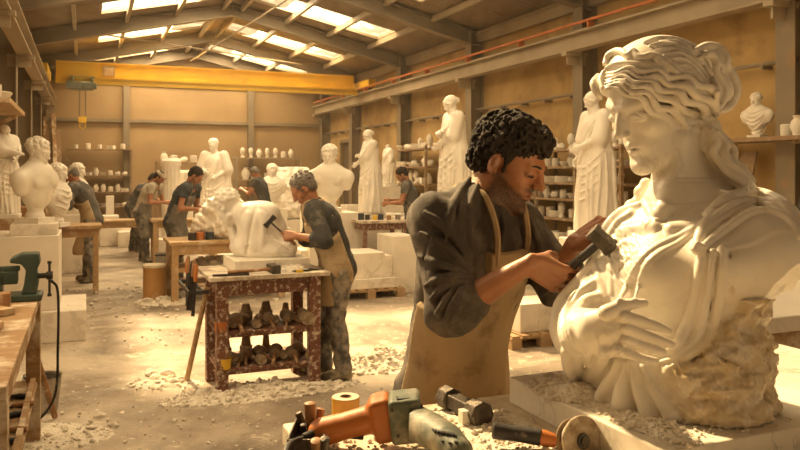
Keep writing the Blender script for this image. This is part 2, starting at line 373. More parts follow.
# crane runway beams
for s, v in ((-1, VL+.42), (1, VR-.45)):
    r = MB(); HB(r, 1, UB-.1, v-.012, v+.012, 3.62, 3.88); HB(r, 1, UB-.1, v-.11, v+.11, 3.60, 3.625); HB(r, 1, UB-.1, v-.13, v+.13, 3.86, 3.885); HB(r, 1, UB-.1, v-.03, v+.03, 3.885, 3.93)
    struct('crane_rail_beam', r, M['steelL'])
c = MB(); HB(c, 1, UB-.4, VR-.62, VR-.58, 3.975, 4.01)
for k in range(12): HB(c, 1.5+k*2, 1.54+k*2, VR-.62, VR-.50, 3.885, 3.975)
struct('conductor_rail_trim', c, M['rust'])
# tie rods and hanging cable under the rafters
for a, b in ((hall(17.8, VM-3.2, 4.72), hall(21.2, VM+2.6, 4.78)), (hall(14.6, VM+.9, 5.35), hall(20.9, VM-.55, 4.65))):
    struct('roof_rod_beam', MB().tube([a, b], .02, 6), M['steelL'])
# ---- bridge crane
UC = 20.3
cr = thing('bridge_crane', 'yellow overhead bridge crane spanning the hall on side rails', 'crane', hall(UC, VM, 3.93), HA)
g = MB(); hv = (VR-VL)/2-.45
g.b2((-hv+.25, -.14, .03), (hv-.25, .14, .42)); g.b2((-hv+.25, -.17, .0), (hv-.25, .17, .03)); g.b2((-hv+.25, -.17, .42), (hv-.25, .17, .45)); g.b2((-hv+.25, -.42, -.05), (hv-.25, -.17, .0)); g.b2((-hv+.25, -.42, -.13), (hv-.25, -.40, .04))
part('girder', g, M['yellow'], cr)
for s in (-1, 1):
    e = MB(); e.b2((s*hv-.1, -.95, .06), (s*hv+.1, .95, .28))
    et = part('end_carriage', e, M['yellow'], cr, .01)
    for y in (-.75, .75):
        part('wheel', MB().lathe([(.02, -.05), (.09, -.05), (.09, .05), (.02, .05)], 16, (s*hv, y, .07), Matrix.Rotation(R(90), 3, 'Y')), M['dark'], et)
h = MB(); h.b2((-.3, -.05, -.10), (.3, .3, .02)); h.b2((-.36, -.3, -.30), (-.02, .08, -.13)); h.b2((.02, -.3, -.28), (.32, .05, -.16)); h.lathe([(.0, -.25), (.11, -.25), (.11, .25), (0, .25)], 16, (0, -.1, -.22), Matrix.Rotation(R(90), 3, 'Y'))
h.b2((-.25, -.25, -.14), (-.2, .25, .0)); h.b2((.2, -.25, -.14), (.25, .25, .0))
for q in (-2.0,): pass
ho = part('hoist', MB().add([(x-3.25, y-.35, z+.04) for x, y, z in h.v], h.f), mat('grey_green_hoist', (.22, .25, .2), (.16, .18, .15), .5), cr, .008)
rp = MB(); rp.tube([(-3.32, -.4, -.2), (-3.32, -.4, -.95)], .012, 6); rp.tube([(-3.18, -.4, -.2), (-3.18, -.4, -.95)], .012, 6); part('rope', rp, M['steel'], cr)
hk = MB(); hk.b2((-3.34, -.45, -1.08), (-3.16, -.35, -.93)); hk.tube([(-3.25+.07*math.sin(t)*(1 if t else 1), -.4, -1.17-.07*math.cos(t)+.02) for t in [x*.45 for x in range(-5, 6)]], .014, 8); part('hook', hk, M['yellow'], cr)
pl = MB(); pl.b2((-2.78, -.20, .10), (-2.5, -.14, .36)); part('plate', pl, M['steelL'], cr)
pp = MB(); pp.b2((-2.74, -.21, .14), (-2.54, -.201, .32)); part('plate_face', pp, mat('plate_white', (.6, .5, .35), (.5, .4, .28), .6), cr)
tm = MB(); tm.b2((-.55, -.1412, .195), (.75, -.1402, .199))          # worn pale stencilled marks, too faint to read
for k, (x0, w_) in enumerate(((0, .08), (.10, .07), (.19, .08), (.29, .07), (.38, .08), (.48, .07), (.57, .06), (.74, .05), (.90, .07), (.99, .07), (1.08, .07), (1.17, .06))):
    q = -.55+x0; tm.b2((q, -.1425, .198), (q+.018, -.1405, .28)); tm.b2((q+.01, -.1425, .198+.066*(k % 2)), (q+w_*.8, -.1405, .214+.066*(k % 2)))
part('stencil_mark', tm, mat('worn_stencil', (.80, .52, .16), (.80, .50, .10), .6), cr)
# ---- haze: marble dust hanging in the air of the hall
if HAZE:
    m = bpy.data.materials.new('dust_haze'); m.use_nodes = True; nt = m.node_tree; nt.nodes.remove(nt.nodes['Principled BSDF'])
    vs = nt.nodes.new('ShaderNodeVolumeScatter'); vs.inputs['Color'].default_value = (1, .93, .8, 1); vs.inputs['Density'].default_value = HAZE; vs.inputs['Anisotropy'].default_value = .35
    nt.links.new(vs.outputs[0], nt.nodes['Material Output'].inputs['Volume'])
    b = MB(); HB(b, 5.2, UB-.02, VL+.02, VR-.02, .002, ZE-.02)
    o = solo('dust_haze', 'golden marble dust haze hanging in the hall air', 'haze', b, m, kind='stuff')
# ------------------------------------------------------------------ carving: signed distance fields on a grid, meshed by surface nets
class F:
    """a local frame: point p -> M p, lengths times s"""
    def __init__(s, M=None, scale=1.0): s.M = M if M is not None else Matrix.Identity(4); s.s = scale
    def p(s, q): return s.M @ (Vector(q)*s.s)
    def d(s, q): return s.M.to_3x3() @ Vector(q)
    def sub(s, M2, k=1.0):
        T = M2.copy(); T.translation = T.translation*s.s
        return F(s.M @ T, s.s*k)
class SDF:
    def __init__(S, lo, hi, h):
        S.h = h; S.lo = np.array(lo, np.float32); S.n = np.ceil((np.array(hi)-np.array(lo))/h).astype(int)+1
        S.D = np.full(tuple(S.n), .5, np.float32)
        S.ax = [(S.lo[i]+h*np.arange(S.n[i])).astype(np.float32) for i in range(3)]
    def like(S):
        T = object.__new__(SDF); T.h = S.h; T.lo = S.lo; T.n = S.n; T.ax = S.ax; T.D = np.full(tuple(S.n), .5, np.float32); return T
    def _sl(S, lo, hi):
        sl = []
        for i in range(3):
            a = int(math.floor((lo[i]-S.lo[i])/S.h)); b = int(math.ceil((hi[i]-S.lo[i])/S.h))+1
            a = max(a, 0); b = min(b, int(S.n[i]))
            if b <= a: return None, None
            sl.append(slice(a, b))
        return tuple(sl), (S.ax[0][sl[0]][:, None, None], S.ax[1][sl[1]][None, :, None], S.ax[2][sl[2]][None, None, :])
    def _put(S, sl, d, k, op):
        D = S.D[sl]
        if op == 'add':
            if k > 0:
                h = np.maximum(k-np.abs(D-d), 0)/k; D[...] = np.minimum(D, d)-h*h*k*.25
            else: np.minimum(D, d, out=D)
        elif op == 'sub':
            d = -d
            if k > 0:
                h = np.maximum(k-np.abs(D-d), 0)/k; D[...] = np.maximum(D, d)+h*h*k*.25
            else: np.maximum(D, d, out=D)
    def cap(S, a, b, ra, rb=None, k=.02, op='add', flat=None):
        """round cone from a to b; flat=(axis, factor) thins it along an axis"""
        rb = ra if rb is None else rb
        a = np.array(a, np.float32); b = np.array(b, np.float32); r = max(ra, rb)
        m = r+k+3*S.h
        sl, P = S._sl(np.minimum(a, b)-m, np.maximum(a, b)+m)
        if sl is None: return S
        x, y, z = P[0]-a[0], P[1]-a[1], P[2]-a[2]; v = b-a; L = float(v@v)+1e-12
        t = np.clip((x*v[0]+y*v[1]+z*v[2])/L, 0, 1)
        x = x-t*v[0]; y = y-t*v[1]; z = z-t*v[2]
        q = x*x+y*y+z*z
        if flat is not None:
            ax, f = flat; ax = np.array(Vector(ax).normalized(), np.float32); w = x*ax[0]+y*ax[1]+z*ax[2]
            q = q+w*w*(f*f-1)
            d = np.sqrt(q)-(ra+(rb-ra)*t)
        else: d = np.sqrt(q)-(ra+(rb-ra)*t)
        S._put(sl, d, k, op); return S
    def chain(S, pts, rs, k=.02, op='add', flat=None):
        """a string of round cones, joined to the rest by ONE smooth blend"""
        if not hasattr(rs, '__len__'): rs = [rs]*len(pts)
        A = np.array([tuple(p) for p in pts], np.float32); m = max(rs)+k+3*S.h
        sl, P = S._sl(A.min(0)-m, A.max(0)+m)
        if sl is None: return S
        T = object.__new__(SDF); T.h = S.h; T.ax = [S.ax[i][sl[i]] for i in range(3)]; T.lo = np.array([a[0] for a in T.ax]); T.n = np.array([len(a) for a in T.ax])
        T.D = np.full(tuple(T.n), .5, np.float32)
        for i in range(len(pts)-1): T.cap(pts[i], pts[i+1], rs[i], rs[i+1], 0, 'add', flat)
        S._put(sl, T.D, k, op)
        return S
    def out(S, o, d, r=1.0):
        """from inside, outwards to the surface"""
        o = Vector(o); d = Vector(d).normalized(); ts = np.arange(0, r, S.h*.5); P = np.array(o)+ts[:, None]*np.array(d); I = np.rint((P-S.lo)/S.h).astype(int)
        I = np.clip(I, 0, S.n-1); D = S.D[I[:, 0], I[:, 1], I[:, 2]]; q = int(np.argmax(D > 0)) if (D > 0).any() else len(ts)-1
        return Vector(P[q])
    def hit(S, px, py, off=0.0, t0=1.2, t1=2.4):
        """first point of the stone met along a sight line; off > 0 stands proud of it"""
        d = np.array([(px-400)/FPX, 1, -(py-HOR)/FPX]); n = math.sqrt(float(d@d)); ts = np.arange(t0, t1, S.h*.5)
        P = np.array([0, 0, EYE])+ts[:, None]*d; I = np.rint((P-S.lo)/S.h).astype(int)
        ok = ((I >= 0) & (I < S.n)).all(1)
        if not ok.any(): return Vector(P[len(P)//2])
        I = I[ok]; P = P[ok]; D = S.D[I[:, 0], I[:, 1], I[:, 2]]; q = np.argmax(D < 0) if (D < 0).any() else int(np.argmin(D))
        return Vector(P[q]-d/n*off)
    def trace(S, pix, rs, k=.008, off=0.0, op='add', sub=3, t0=1.2, t1=2.4):
        """a fold or strand lying on the stone along a drawn path"""
        Q = spline([Vector((a, b, 0)) for a, b in pix], (len(pix)-1)*sub); H = [S.hit(q.x, q.y, off, t0, t1) for q in Q]
        Y = [h.y for h in H]
        for _ in range(3): Y = [Y[0]]+[(Y[i-1]+2*Y[i]+Y[i+1])/4 for i in range(1, len(Y)-1)]+[Y[-1]]
        return [at(q.x, q.y, y) for q, y in zip(Q, Y)], lerp_r(rs if hasattr(rs, '__len__') else [rs, rs], len(Q)-1), k, op
    def draw(S, lst, G=None):
        """trace all paths first, then add them, so that neighbours share one ground"""
        for P, r, k, op in [(G or S).trace(*a) for a in lst]: S.chain(P, r, k, op)
        return S
    def ell(S, c, r, rot=None, k=.02, op='add'):
        c = np.array(c, np.float32); m = max(r)+k+3*S.h
        sl, P = S._sl(c-m, c+m)
        if sl is None: return S
        x, y, z = P[0]-c[0], P[1]-c[1], P[2]-c[2]
        if rot is not None:
            r3 = np.array(rot.to_3x3() if hasattr(rot, 'to_3x3') else rot, np.float32)
            x, y, z = (r3[0, 0]*x+r3[1, 0]*y+r3[2, 0]*z, r3[0, 1]*x+r3[1, 1]*y+r3[2, 1]*z, r3[0, 2]*x+r3[1, 2]*y+r3[2, 2]*z)
        q = np.sqrt((x/r[0])**2+(y/r[1])**2+(z/r[2])**2)
        g = np.sqrt((x/r[0]**2)**2+(y/r[1]**2)**2+(z/r[2]**2)**2)+1e-6
        d = np.where(q < .35, (q-1)*min(r), q*(q-1)/g)
        S._put(sl, d.astype(np.float32), k, op); return S
    def box(S, c, half, rot=None, rad=.005, k=0.0, op='add'):
        c = np.array(c, np.float32); m = float(np.linalg.norm(half))+k+3*S.h
        sl, P = S._sl(c-m, c+m)
        if sl is None: return S
        x, y, z = P[0]-c[0], P[1]-c[1], P[2]-c[2]
        if rot is not None:
            r3 = np.array(rot.to_3x3(), np.float32)
            x, y, z = (r3[0, 0]*x+r3[1, 0]*y+r3[2, 0]*z, r3[0, 1]*x+r3[1, 1]*y+r3[2, 1]*z, r3[0, 2]*x+r3[1, 2]*y+r3[2, 2]*z)
        qx, qy, qz = np.abs(x)-half[0]+rad, np.abs(y)-half[1]+rad, np.abs(z)-half[2]+rad
        d = np.sqrt(np.maximum(qx, 0)**2+np.maximum(qy, 0)**2+np.maximum(qz, 0)**2)+np.minimum(np.maximum(np.maximum(qx, qy), qz), 0)-rad
        S._put(sl, d, k, op); return S
    def cut(S, p, n):
        """keep the side of the plane the normal points away from"""
        n = Vector(n).normalized(); c = float(Vector(p).dot(n))
        d = S.ax[0][:, None, None]*n[0]+S.ax[1][None, :, None]*n[1]+S.ax[2][None, None, :]*n[2]-c
        np.maximum(S.D, d.astype(np.float32), out=S.D); return S
    def disp(S, f, lo=None, hi=None):
        sl, P = S._sl(S.lo if lo is None else lo, [S.ax[i][-1] for i in range(3)] if hi is None else hi)
        if sl is None: return S
        S.D[sl] += f(*P); return S
    def mesh(S):
        D = S.D; D[0] = np.maximum(D[0], .01); D[-1] = np.maximum(D[-1], .01); D[:, 0] = np.maximum(D[:, 0], .01); D[:, -1] = np.maximum(D[:, -1], .01); D[:, :, 0] = np.maximum(D[:, :, 0], .01); D[:, :, -1] = np.maximum(D[:, :, -1], .01)
        I = D < 0; c = None; cs = np.zeros([q-1 for q in D.shape], np.int8); nx, ny, nz = cs.shape
        for a in (0, 1):
            for b in (0, 1):
                for e in (0, 1): cs += I[a:a+nx, b:b+ny, e:e+nz]
        act = (cs > 0) & (cs < 8); idx = np.argwhere(act); n = len(idx)
        ID = np.full(cs.shape, -1, np.int32); ID[act] = np.arange(n)
        V = np.zeros((n, 3), np.float32); W = np.zeros(n, np.float32)
        C = {}
        for a in (0, 1):
            for b in (0, 1):
                for e in (0, 1): C[a, b, e] = D[idx[:, 0]+a, idx[:, 1]+b, idx[:, 2]+e]
        for c0 in C:
            for ax in range(3):
                if c0[ax]: continue
                c1 = list(c0); c1[ax] = 1; c1 = tuple(c1); A, B = C[c0], C[c1]; m = (A < 0) != (B < 0)
                t = np.where(m, A/np.where(m, A-B, 1), 0)
                P = np.zeros((n, 3), np.float32); P[:] = c0; P[:, ax] += t
                V += P*m[:, None]; W += m
        V = (idx+V/W[:, None])*S.h+S.lo
        Q = []
        for ax in range(3):
            o = [a for a in range(3) if a != ax]
            s0 = [slice(None)]*3; s1 = [slice(None)]*3; s0[ax] = slice(0, -1); s1[ax] = slice(1, None)
            for q in o: s0[q] = s1[q] = slice(1, -1)
            A, B = I[tuple(s0)], I[tuple(s1)]; e = np.argwhere(A != B)
            off = np.zeros(3, int); off[o[0]] = 1; off[o[1]] = 1; e = e+off
            fl = A[tuple((e-off).T)]
            def g(da, db):
                q = e.copy(); q[:, o[0]] -= da; q[:, o[1]] -= db; return ID[q[:, 0], q[:, 1], q[:, 2]]
            quad = np.stack([g(1, 1), g(0, 1), g(0, 0), g(1, 0)], 1)
            f = fl if ax != 1 else ~fl
            quad[~f] = quad[~f][:, ::-1]; Q.append(quad)
        return V, np.concatenate(Q)
def np_mesh(name, V, Q, m, origin=(0, 0, 0), attrs=None):
    me = bpy.data.meshes.new(name); V = (V-np.array(origin, np.float32)).astype(np.float32)
    me.vertices.add(len(V)); me.vertices.foreach_set('co', V.ravel())
    me.loops.add(Q.size); me.loops.foreach_set('vertex_index', Q.ravel().astype(np.int32))
    me.polygons.add(len(Q)); me.polygons.foreach_set('loop_start', (np.arange(len(Q))*4).astype(np.int32))
    me.update(calc_edges=True); me.polygons.foreach_set('use_smooth', np.ones(len(Q), bool)); me.materials.append(m)
    for k, v in (attrs or {}).items():
        a = me.attributes.new(k, 'FLOAT', 'POINT'); a.data.foreach_set('value', v.astype(np.float32))
    me.update(); return me
def carve(name, S, m, parent=None, origin=(0, 0, 0), attrs=None):
    V, Q = S.mesh(); at_ = attrs(V) if attrs else None
    o = bpy.data.objects.new(name, np_mesh(name, V, Q, m, origin, at_)); return link(o, parent)
def wob(f, a, seed=0, stretch=(1, 1, 1)):
    """cheap warped noise for stone, cloth and hair"""
    r = random.Random(seed); T = [(r.uniform(-1, 1)*f*stretch[0], r.uniform(-1, 1)*f*stretch[1], r.uniform(-1, 1)*f*stretch[2], r.uniform(0, 6)) for _ in range(6)]
    def g(x, y, z):
        w1 = np.sin(T[0][0]*x+T[0][1]*y+T[0][2]*z+T[0][3]); w2 = np.sin(T[1][0]*x+T[1][1]*y+T[1][2]*z+T[1][3])
        s = np.sin(T[2][0]*x+T[2][1]*y+T[2][2]*z+2*w1)+np.sin(T[3][0]*x+T[3][1]*y+T[3][2]*z+2*w2)+.7*np.sin(1.9*(T[4][0]*x+T[4][1]*y+T[4][2]*z)+2*w1+w2)
        return (a*s/2).astype(np.float32)
    return g
def spline(pts, n):
    """Catmull-Rom through the points"""
    P = [Vector(p) for p in pts]; P = [P[0]*2-P[1]]+P+[P[-1]*2-P[-2]]; out = []
    m = len(P)-3
    for i in range(n+1):
        t = i/n*m; j = min(int(t), m-1); t -= j; a, b, c, d = P[j:j+4]
        out.append(.5*((2*b)+(c-a)*t+(2*a-5*b+4*c-d)*t*t+(3*b-3*c+d-a)*t**3))
    return out
def lerp_r(rs, n): return [float(np.interp(i/n*(len(rs)-1), range(len(rs)), rs)) for i in range(n+1)]
def fold(S, pts, rs, k=.015, n=None, op='add', flat=None):
    n = n or (len(pts)-1)*4; S.chain(spline(pts, n), lerp_r(rs if hasattr(rs, '__len__') else [rs, rs], n), k, op, flat)

# ------------------------------------------------------------------ heads: +y is the face, origin at ear height, about 0.235 tall
def head_sdf(S, T, female=False, ears=True, blank=False, k=1.0, neck=None, detail=True):
    s = T.s; p = T.p; rot = T.M.to_3x3(); e = lambda c, r, kk=.02, op='add', rr=None: S.ell(p(c), [q*s for q in r], rot if rr is None else rot @ rr, kk*s, op)
    c = lambda a, b, ra, rb=None, kk=.012, op='add': S.cap(p(a), p(b), ra*s, (ra if rb is None else rb)*s, kk*s, op)
    e((0, -.016, .035), (.074, .092, .082)); e((0, .012, .03), (.066, .074, .072), .02)
    w = .88 if female else 1.0
    e((0, .026, -.035), (.056*w, .058, .075), .03)
    e((0, .034, -.078), (.040*w, .040, .036), .025)
    c((-.047*w, -.005, -.07), (-.012, .068, -.100), .013, .012, .025); c((.047*w, -.005, -.07), (.012, .068, -.100), .013, .012, .025)
    e((0, .077, -.100), (.017*w, .013, .014), .018)
    for q in (-1, 1):
        c((q*.012, .088, .024), (q*.040, .074, .026), .0085 if female else .0105, .007, .014)       # brow
        e((q*.043, .052, -.022), (.018, .020, .016), .02)                       # cheekbone
        e((q*.030, .094, .002), (.0145, .014, .0115), .010, 'sub')                # socket
        e((q*.030, .0735, .003), (.0142, .0142, .0125), .004)                     # eyeball
        c((q*.018, .084, .0035), (q*.044, .077, .003), .0042, .0036, .004)        # lids
        c((q*.018, .0845, -.0035), (q*.043, .0765, -.004), .0034, .003, .004)
    nf = .80 if female else 1.0
    c((0, .089 if female else .088, .020), (0, .112, -.022), .0068*nf, .0092*nf, .010)                    # nose
    e((0, .086, -.010), (.011*nf, .022, .026), .008); e((0, .066, -.055), (.028, .021, .024), .012)
    e((0, .108, -.024), (.010*nf, .0115*nf, .009*nf), .007)
    for q in (-1, 1): e((q*.0115*nf, .099, -.028), (.0068*nf, .0095*nf, .0068*nf), .006)
    for q in (-1, 1): e((q*.006, .104, -.0345), (.0032, .005, .003), .002, 'sub')
    lf = -.003 if female else 0; c((-.015, .0815+lf*.5, -.056), (0, .0895+lf*.5, -.0525), .0045*nf, .0060*nf, .006); c((.015, .0815+lf*.5, -.056), (0, .0895+lf*.5, -.0525), .0045*nf, .0060*nf, .006)
    c((-.012, .0815+lf*.5, -.066), (0, .0875+lf*.5, -.067), .0050*nf, .0068*nf, .006); c((.012, .0815+lf*.5, -.066), (0, .0875+lf*.5, -.067), .0050*nf, .0068*nf, .006)
    c((-.018, .088+lf*.5, -.0605), (.018, .088+lf*.5, -.0605), .0020, None, .003, 'sub')
    e((0, .093, -.081), (.016, .007, .006), .008, 'sub')
    if ears:
        for q in (-1, 1):
            r2 = Matrix.Rotation(R(-q*18), 3, 'Z') @ Matrix.Rotation(R(-10), 3, 'X')
            e((q*.076, -.008, -.002), (.009, .019, .031), .006, 'add', r2)
            e((q*.085, -.004, .002), (.006, .010, .016), .004, 'sub', r2)
            e((q*.076, -.001, -.026), (.007, .009, .010), .004, 'add', r2)
def mx_(loc, fwd, up=(0, 0, 1)):
    """matrix with +y along fwd, z near up"""
    y = Vector(fwd).normalized(); x = y.cross(Vector(up)).normalized(); z = x.cross(y)
    m = Matrix((x, y, z)).transposed().to_4x4(); m.translation = Vector(loc); return m
def hand_sdf(S, wr, d, n, s=1.0, curl=(25, 35, 25), spread=1.0, side=1, thumb=(0.6, .75, .35), k=.006, fr=1.0, curls=None, thumb2=None):
    """wr wrist, d along the hand, n the way the palm faces, side = +1: thumb on d x n"""
    d = Vector(d).normalized(); n = Vector(n); n = (n-d*n.dot(d)).normalized(); w = d.cross(n)*side; wr = Vector(wr)
    kn = []
    for i, (o, a, L) in enumerate(((.031, .088, .92), (.011, .093, 1.0), (-.010, .089, .94), (-.029, .080, .76))):
        q = wr+(d*a+w*o-n*.004)*s; kn.append((q, L))
        S.cap(wr+w*o*.55*s, q, .0135*s*fr, .0105*s*fr, (.006 if S.h < .004 else .012)*s)
        if S.h < .004: S.ell(q-n*.004*s, (.0098*s,)*3, None, .004*s); S.cap(wr+(w*o*.8+d*.03-n*.010)*s, q-n*.007*s, .003*s, .004*s, .006*s)
    S.ell(wr+(d*.055+n*.006+w*.002)*s, (.034*s, .040*s, .014*s), Matrix((w, d, n)).transposed(), .012*s)
    S.ell(wr+(d*.045+n*.012+w*.024)*s, (.014*s, .026*s, .013*s), Matrix((w, d, n)).transposed(), .012*s)
    tips = []
    for i, (q, L) in enumerate(kn):
        cu = curls[i] if curls else curl; a = 0; P = q; fan = (1.5-i)*.055*spread
        base = (d+w*fan).normalized()
        for j, (ln, rr) in enumerate(((.046, .0092), (.027, .0082), (.021, .0074))):
            a += R(cu[j]); v = base*math.cos(a)+n*math.sin(a); Q = P+v*ln*L*s
            S.cap(P, Q, rr*s*fr*(.9 if i == 3 else 1), (rr-.0008)*s*fr*(.9 if i == 3 else 1), k*s*.5); P = Q
        tips.append(P)
    t0 = wr+(d*.022+w*.022+n*.006)*s; tv = (d*thumb[0]+w*thumb[1]+n*thumb[2]).normalized(); t1 = t0+tv*.044*s
    if (curl[0] > 45 or curl[1] > 85) and not thumb2 and not curls: thumb2 = n*.9+d*.5-w*.35; thumb = (.55, .35, .85); tv = (d*thumb[0]+w*thumb[1]+n*thumb[2]).normalized(); t1 = t0+tv*.044*s
    tb = thumb2 or (d*.85+w*.15+n*.5); t2 = t1+(tv*.4+Vector(tb).normalized()*.6).normalized()*.033*s; t3 = t2+Vector(tb).normalized()*.026*s
    S.cap(t0, t1, .0145*s*fr, .0115*s*fr, .012*s); S.cap(t1, t2, .0108*s*fr, .0098*s*fr, .004*s); S.cap(t2, t3, .0098*s*fr, .0085*s*fr, .003*s)
    return kn, tips, w
# ------------------------------------------------------------------ the large marble bust
def build_bust():
    B = at; org = Vector((.64, 1.75, 1.128))
    S = SDF((.28, 1.36, 1.122), (1.02, 2.12, 1.99), BH)
    ff = Vector((-.57, -.82, 0)).normalized(); rz = mx_((0, 0, 0), ff).to_3x3()
    px = .0023
    RS = B(620, 248, 1.87); LS = B(766, 255, 1.635); NB = B(684, 214, 1.775)
    # chest and ribcage
    S.ell(B(672, 285, 1.76), (.19, .125, .16), rz, .05)
    S.cap(B(655, 345, 1.76), B(668, 300, 1.76), .15, .14, .05)
    S.chain([RS+Vector((.03, -.02, -.01)), B(680, 245, 1.745), LS+Vector((-.03, .02, 0))], [.062, .085, .088], .05)
    S.chain([NB, B(640, 226, 1.83), RS], [.065, .052, .055], .04); S.chain([NB, B(720, 218, 1.73), LS], [.075, .066, .07], .04)
    S.ell(LS, (.090, .090, .092), None, .03); S.chain([LS, B(775, 300, 1.64), B(765, 340, 1.64)], [.088, .092, .09], .03)
    # breasts
    S.ell(B(660, 273, 1.650), (.058, .058, .056), None, .07); S.ell(B(722, 268, 1.60), (.060, .06, .060), None, .06)
    # arm stump broken off along a slanting face
    A, C, D_ = B(692, 345, 1.53), B(800, 266, 1.56), B(800, 288, 1.75)
    nn = (C-A).cross(D_-A).normalized()
    if nn.z > 0: nn = -nn
    X, Y, Z = S.ax[0][:, None, None], S.ax[1][None, :, None], S.ax[2][None, None, :]
    S.D = np.maximum(S.D, ((X-A.x)*nn.x+(Y-A.y)*nn.y+(Z-A.z)*nn.z+wob(80, .002, 9)(X, Y, Z)+wob(35, .002, 2)(X, Y, Z)).astype(np.float32))
    # lower block
    S.ell((.63, 1.75, 1.10), (.185, .175, .28), rz, .05)
    S.chain([(.625, 1.75, 1.08), (.640, 1.76, 1.33)], [.172, .13], .04)
    S.chain([(.722, 1.69, 1.08), (.728, 1.70, 1.26), (.715, 1.70, 1.33)], [.107, .104, .09], .04)
    S.ell((.665, 1.64, 1.14), (.12, .10, .16), rz, .05)
    def reg(x, y, z):        # the unworked stone: right of a line that runs from the last fold up to the hem of the shawl
        PX = 400+FPX*x/y; PY = HOR-(z-EYE)*FPX/y
        lim = np.interp(PY, [270, 300, 330, 352, 366, 390, 405, 430], [2000, 745, 712, 692, 662, 668, 676, 684])
        return 1/(1+np.exp(-(PX-lim)/3.0))
    S.disp(lambda x, y, z: (reg(x, y, z)*(wob(95, .006, 3)(x, y, z)+wob(42, .010, 7)(x, y, z)+wob(210, .003, 8)(x, y, z)-.004)).astype(np.float32))
    sel = (Z < 1.378) & (Z > .5); edge = (X-.838+.25*(Y-1.68)+wob(60, .006, 4)(X, Y, Z)).astype(np.float32)
    S.D = np.where(sel, np.maximum(S.D, edge), S.D).astype(np.float32)
    # ---- neck and head
    HC = B(654, 105, 1.80); a_ = R(29); pt = R(21); hf = Vector((-math.cos(a_)*math.cos(pt), -math.sin(a_)*math.cos(pt), -math.sin(pt)))
    T = F(mx_(HC, hf), 1.22); s = T.s; p = T.p; br = T.M.to_3x3()
    S.chain([p((0, -.045, -.02)), B(680, 165, 1.815), NB+Vector((0, .01, -.03))], [.060, .064, .085], .04)
    S.chain([B(706, 150, 1.83), B(712, 185, 1.82), B(730, 205, 1.80)], [.03, .045, .06], .05)
    H = SDF(p((0, 0, 0))-Vector((.19, .19, .22)), p((0, 0, 0))+Vector((.19, .19, .19)), BH)
    H.lo = S.lo+np.rint((H.lo-S.lo)/BH)*BH; H.ax = [(H.lo[i]+BH*np.arange(H.n[i])).astype(np.float32) for i in range(3)]
    head_sdf(H, T, True, ears=False)
    sl, _ = S._sl(H.lo+BH*.5, [a[-1] for a in H.ax]); off = np.rint((H.lo-S.lo)/BH).astype(int)
    z0 = [slice(off[i], min(off[i]+H.n[i], S.n[i])) for i in range(3)]; h0 = tuple(slice(0, z0[i].stop-z0[i].start) for i in range(3))
    S._put(tuple(z0), H.D[h0], .009, 'add')
    S.draw([([(650, 222), (657, 214), (666, 208)], [.006, .010, .006], .02), ([(655, 226), (640, 228), (622, 230)], [.008, .008, .004], .025), ([(672, 228), (700, 226), (720, 224)], [.008, .008, .004], .025),
            ([(684, 140), (672, 180), (660, 215)], [.012, .012, .007], .03)])
    # ---- right arm under the cloth
    E = B(587, 335, 1.735)
    S.chain([RS, B(603, 285, 1.83), E], [.058, .058, .064], .03)
    S.chain([E, B(588, 332, 1.64), B(600, 328, 1.575)], [.056, .050, .034], .02)
    # scarf knot behind the neck on the far shoulder
    for q in ((646, 184, .016), (641, 192, .018), (640, 201, .018), (632, 207, .02)): S.ell(B(q[0], q[1], 1.90), (q[2],)*3, None, .008)
    # veil from the shoulder over the arm
    S.draw([([(640, 205), (622, 212), (608, 226), (598, 245), (592, 262)], [.010, .013, .014, .013, .008], .012, .001),
            ([(630, 214), (618, 222), (608, 236)], [.008, .009, .004], .012, .001),
            ([(588, 268), (572, 288), (560, 305), (556, 328), (561, 345), (570, 358)], [.010, .014, .016, .016, .015, .010], .012, .001),
            ([(594, 282), (578, 294), (567, 310), (563, 330), (568, 346), (578, 356)], [.008, .012, .013, .013, .012, .008], .012, .001),
            ([(598, 296), (586, 300), (575, 313), (571, 330), (576, 344), (586, 352)], [.006, .010, .011, .011, .010, .006], .012, .001)])
    S.draw([([(591, 270), (580, 286), (570, 300)], [.002, .004, .002], .006, 0, 'sub'), ([(582, 300), (571, 312), (567, 330), (572, 346)], [.002, .0035, .0035, .002], .005, .002, 'sub')])
    # hand laid on the belly
    hy = lambda a, b, o: S.hit(a, b, o)
    pal = [((592, 322), (622, 312)), ((592, 328), (628, 322)), ((592, 334), (630, 334)), ((594, 340), (628, 344)), ((602, 345), (622, 350))]
    Yh = 1.545
    for (a, b), (c, d) in pal: S.chain([B(a, b, Yh+.035), B(c, d, Yh)], [.024, .0150], .012)
    S.chain([B(583, 330, Yh+.10), B(594, 330, Yh+.045), B(610, 330, Yh+.01)], [.042, .034, .022], .015)
    for pth, rr in (([(606, 313), (622, 305), (634, 304), (644, 303)], [.0165, .0125, .0110, .0090]), ([(622, 316), (640, 321), (656, 326), (668, 331)], [.0135, .0120, .0108, .0088]),
                    ([(626, 328), (643, 335), (658, 340), (671, 344)], [.0130, .0115, .0104, .0086]), ([(626, 340), (640, 345), (652, 349), (663, 352)], [.0122, .0108, .0098, .0080]), ([(618, 350), (632, 355), (644, 359), (655, 361)], [.0112, .0100, .0090, .0074])):
        n = len(pth); S.chain([B(a, b, Yh-.012+.006*i) for i, (a, b) in enumerate(pth)], rr, .0035)
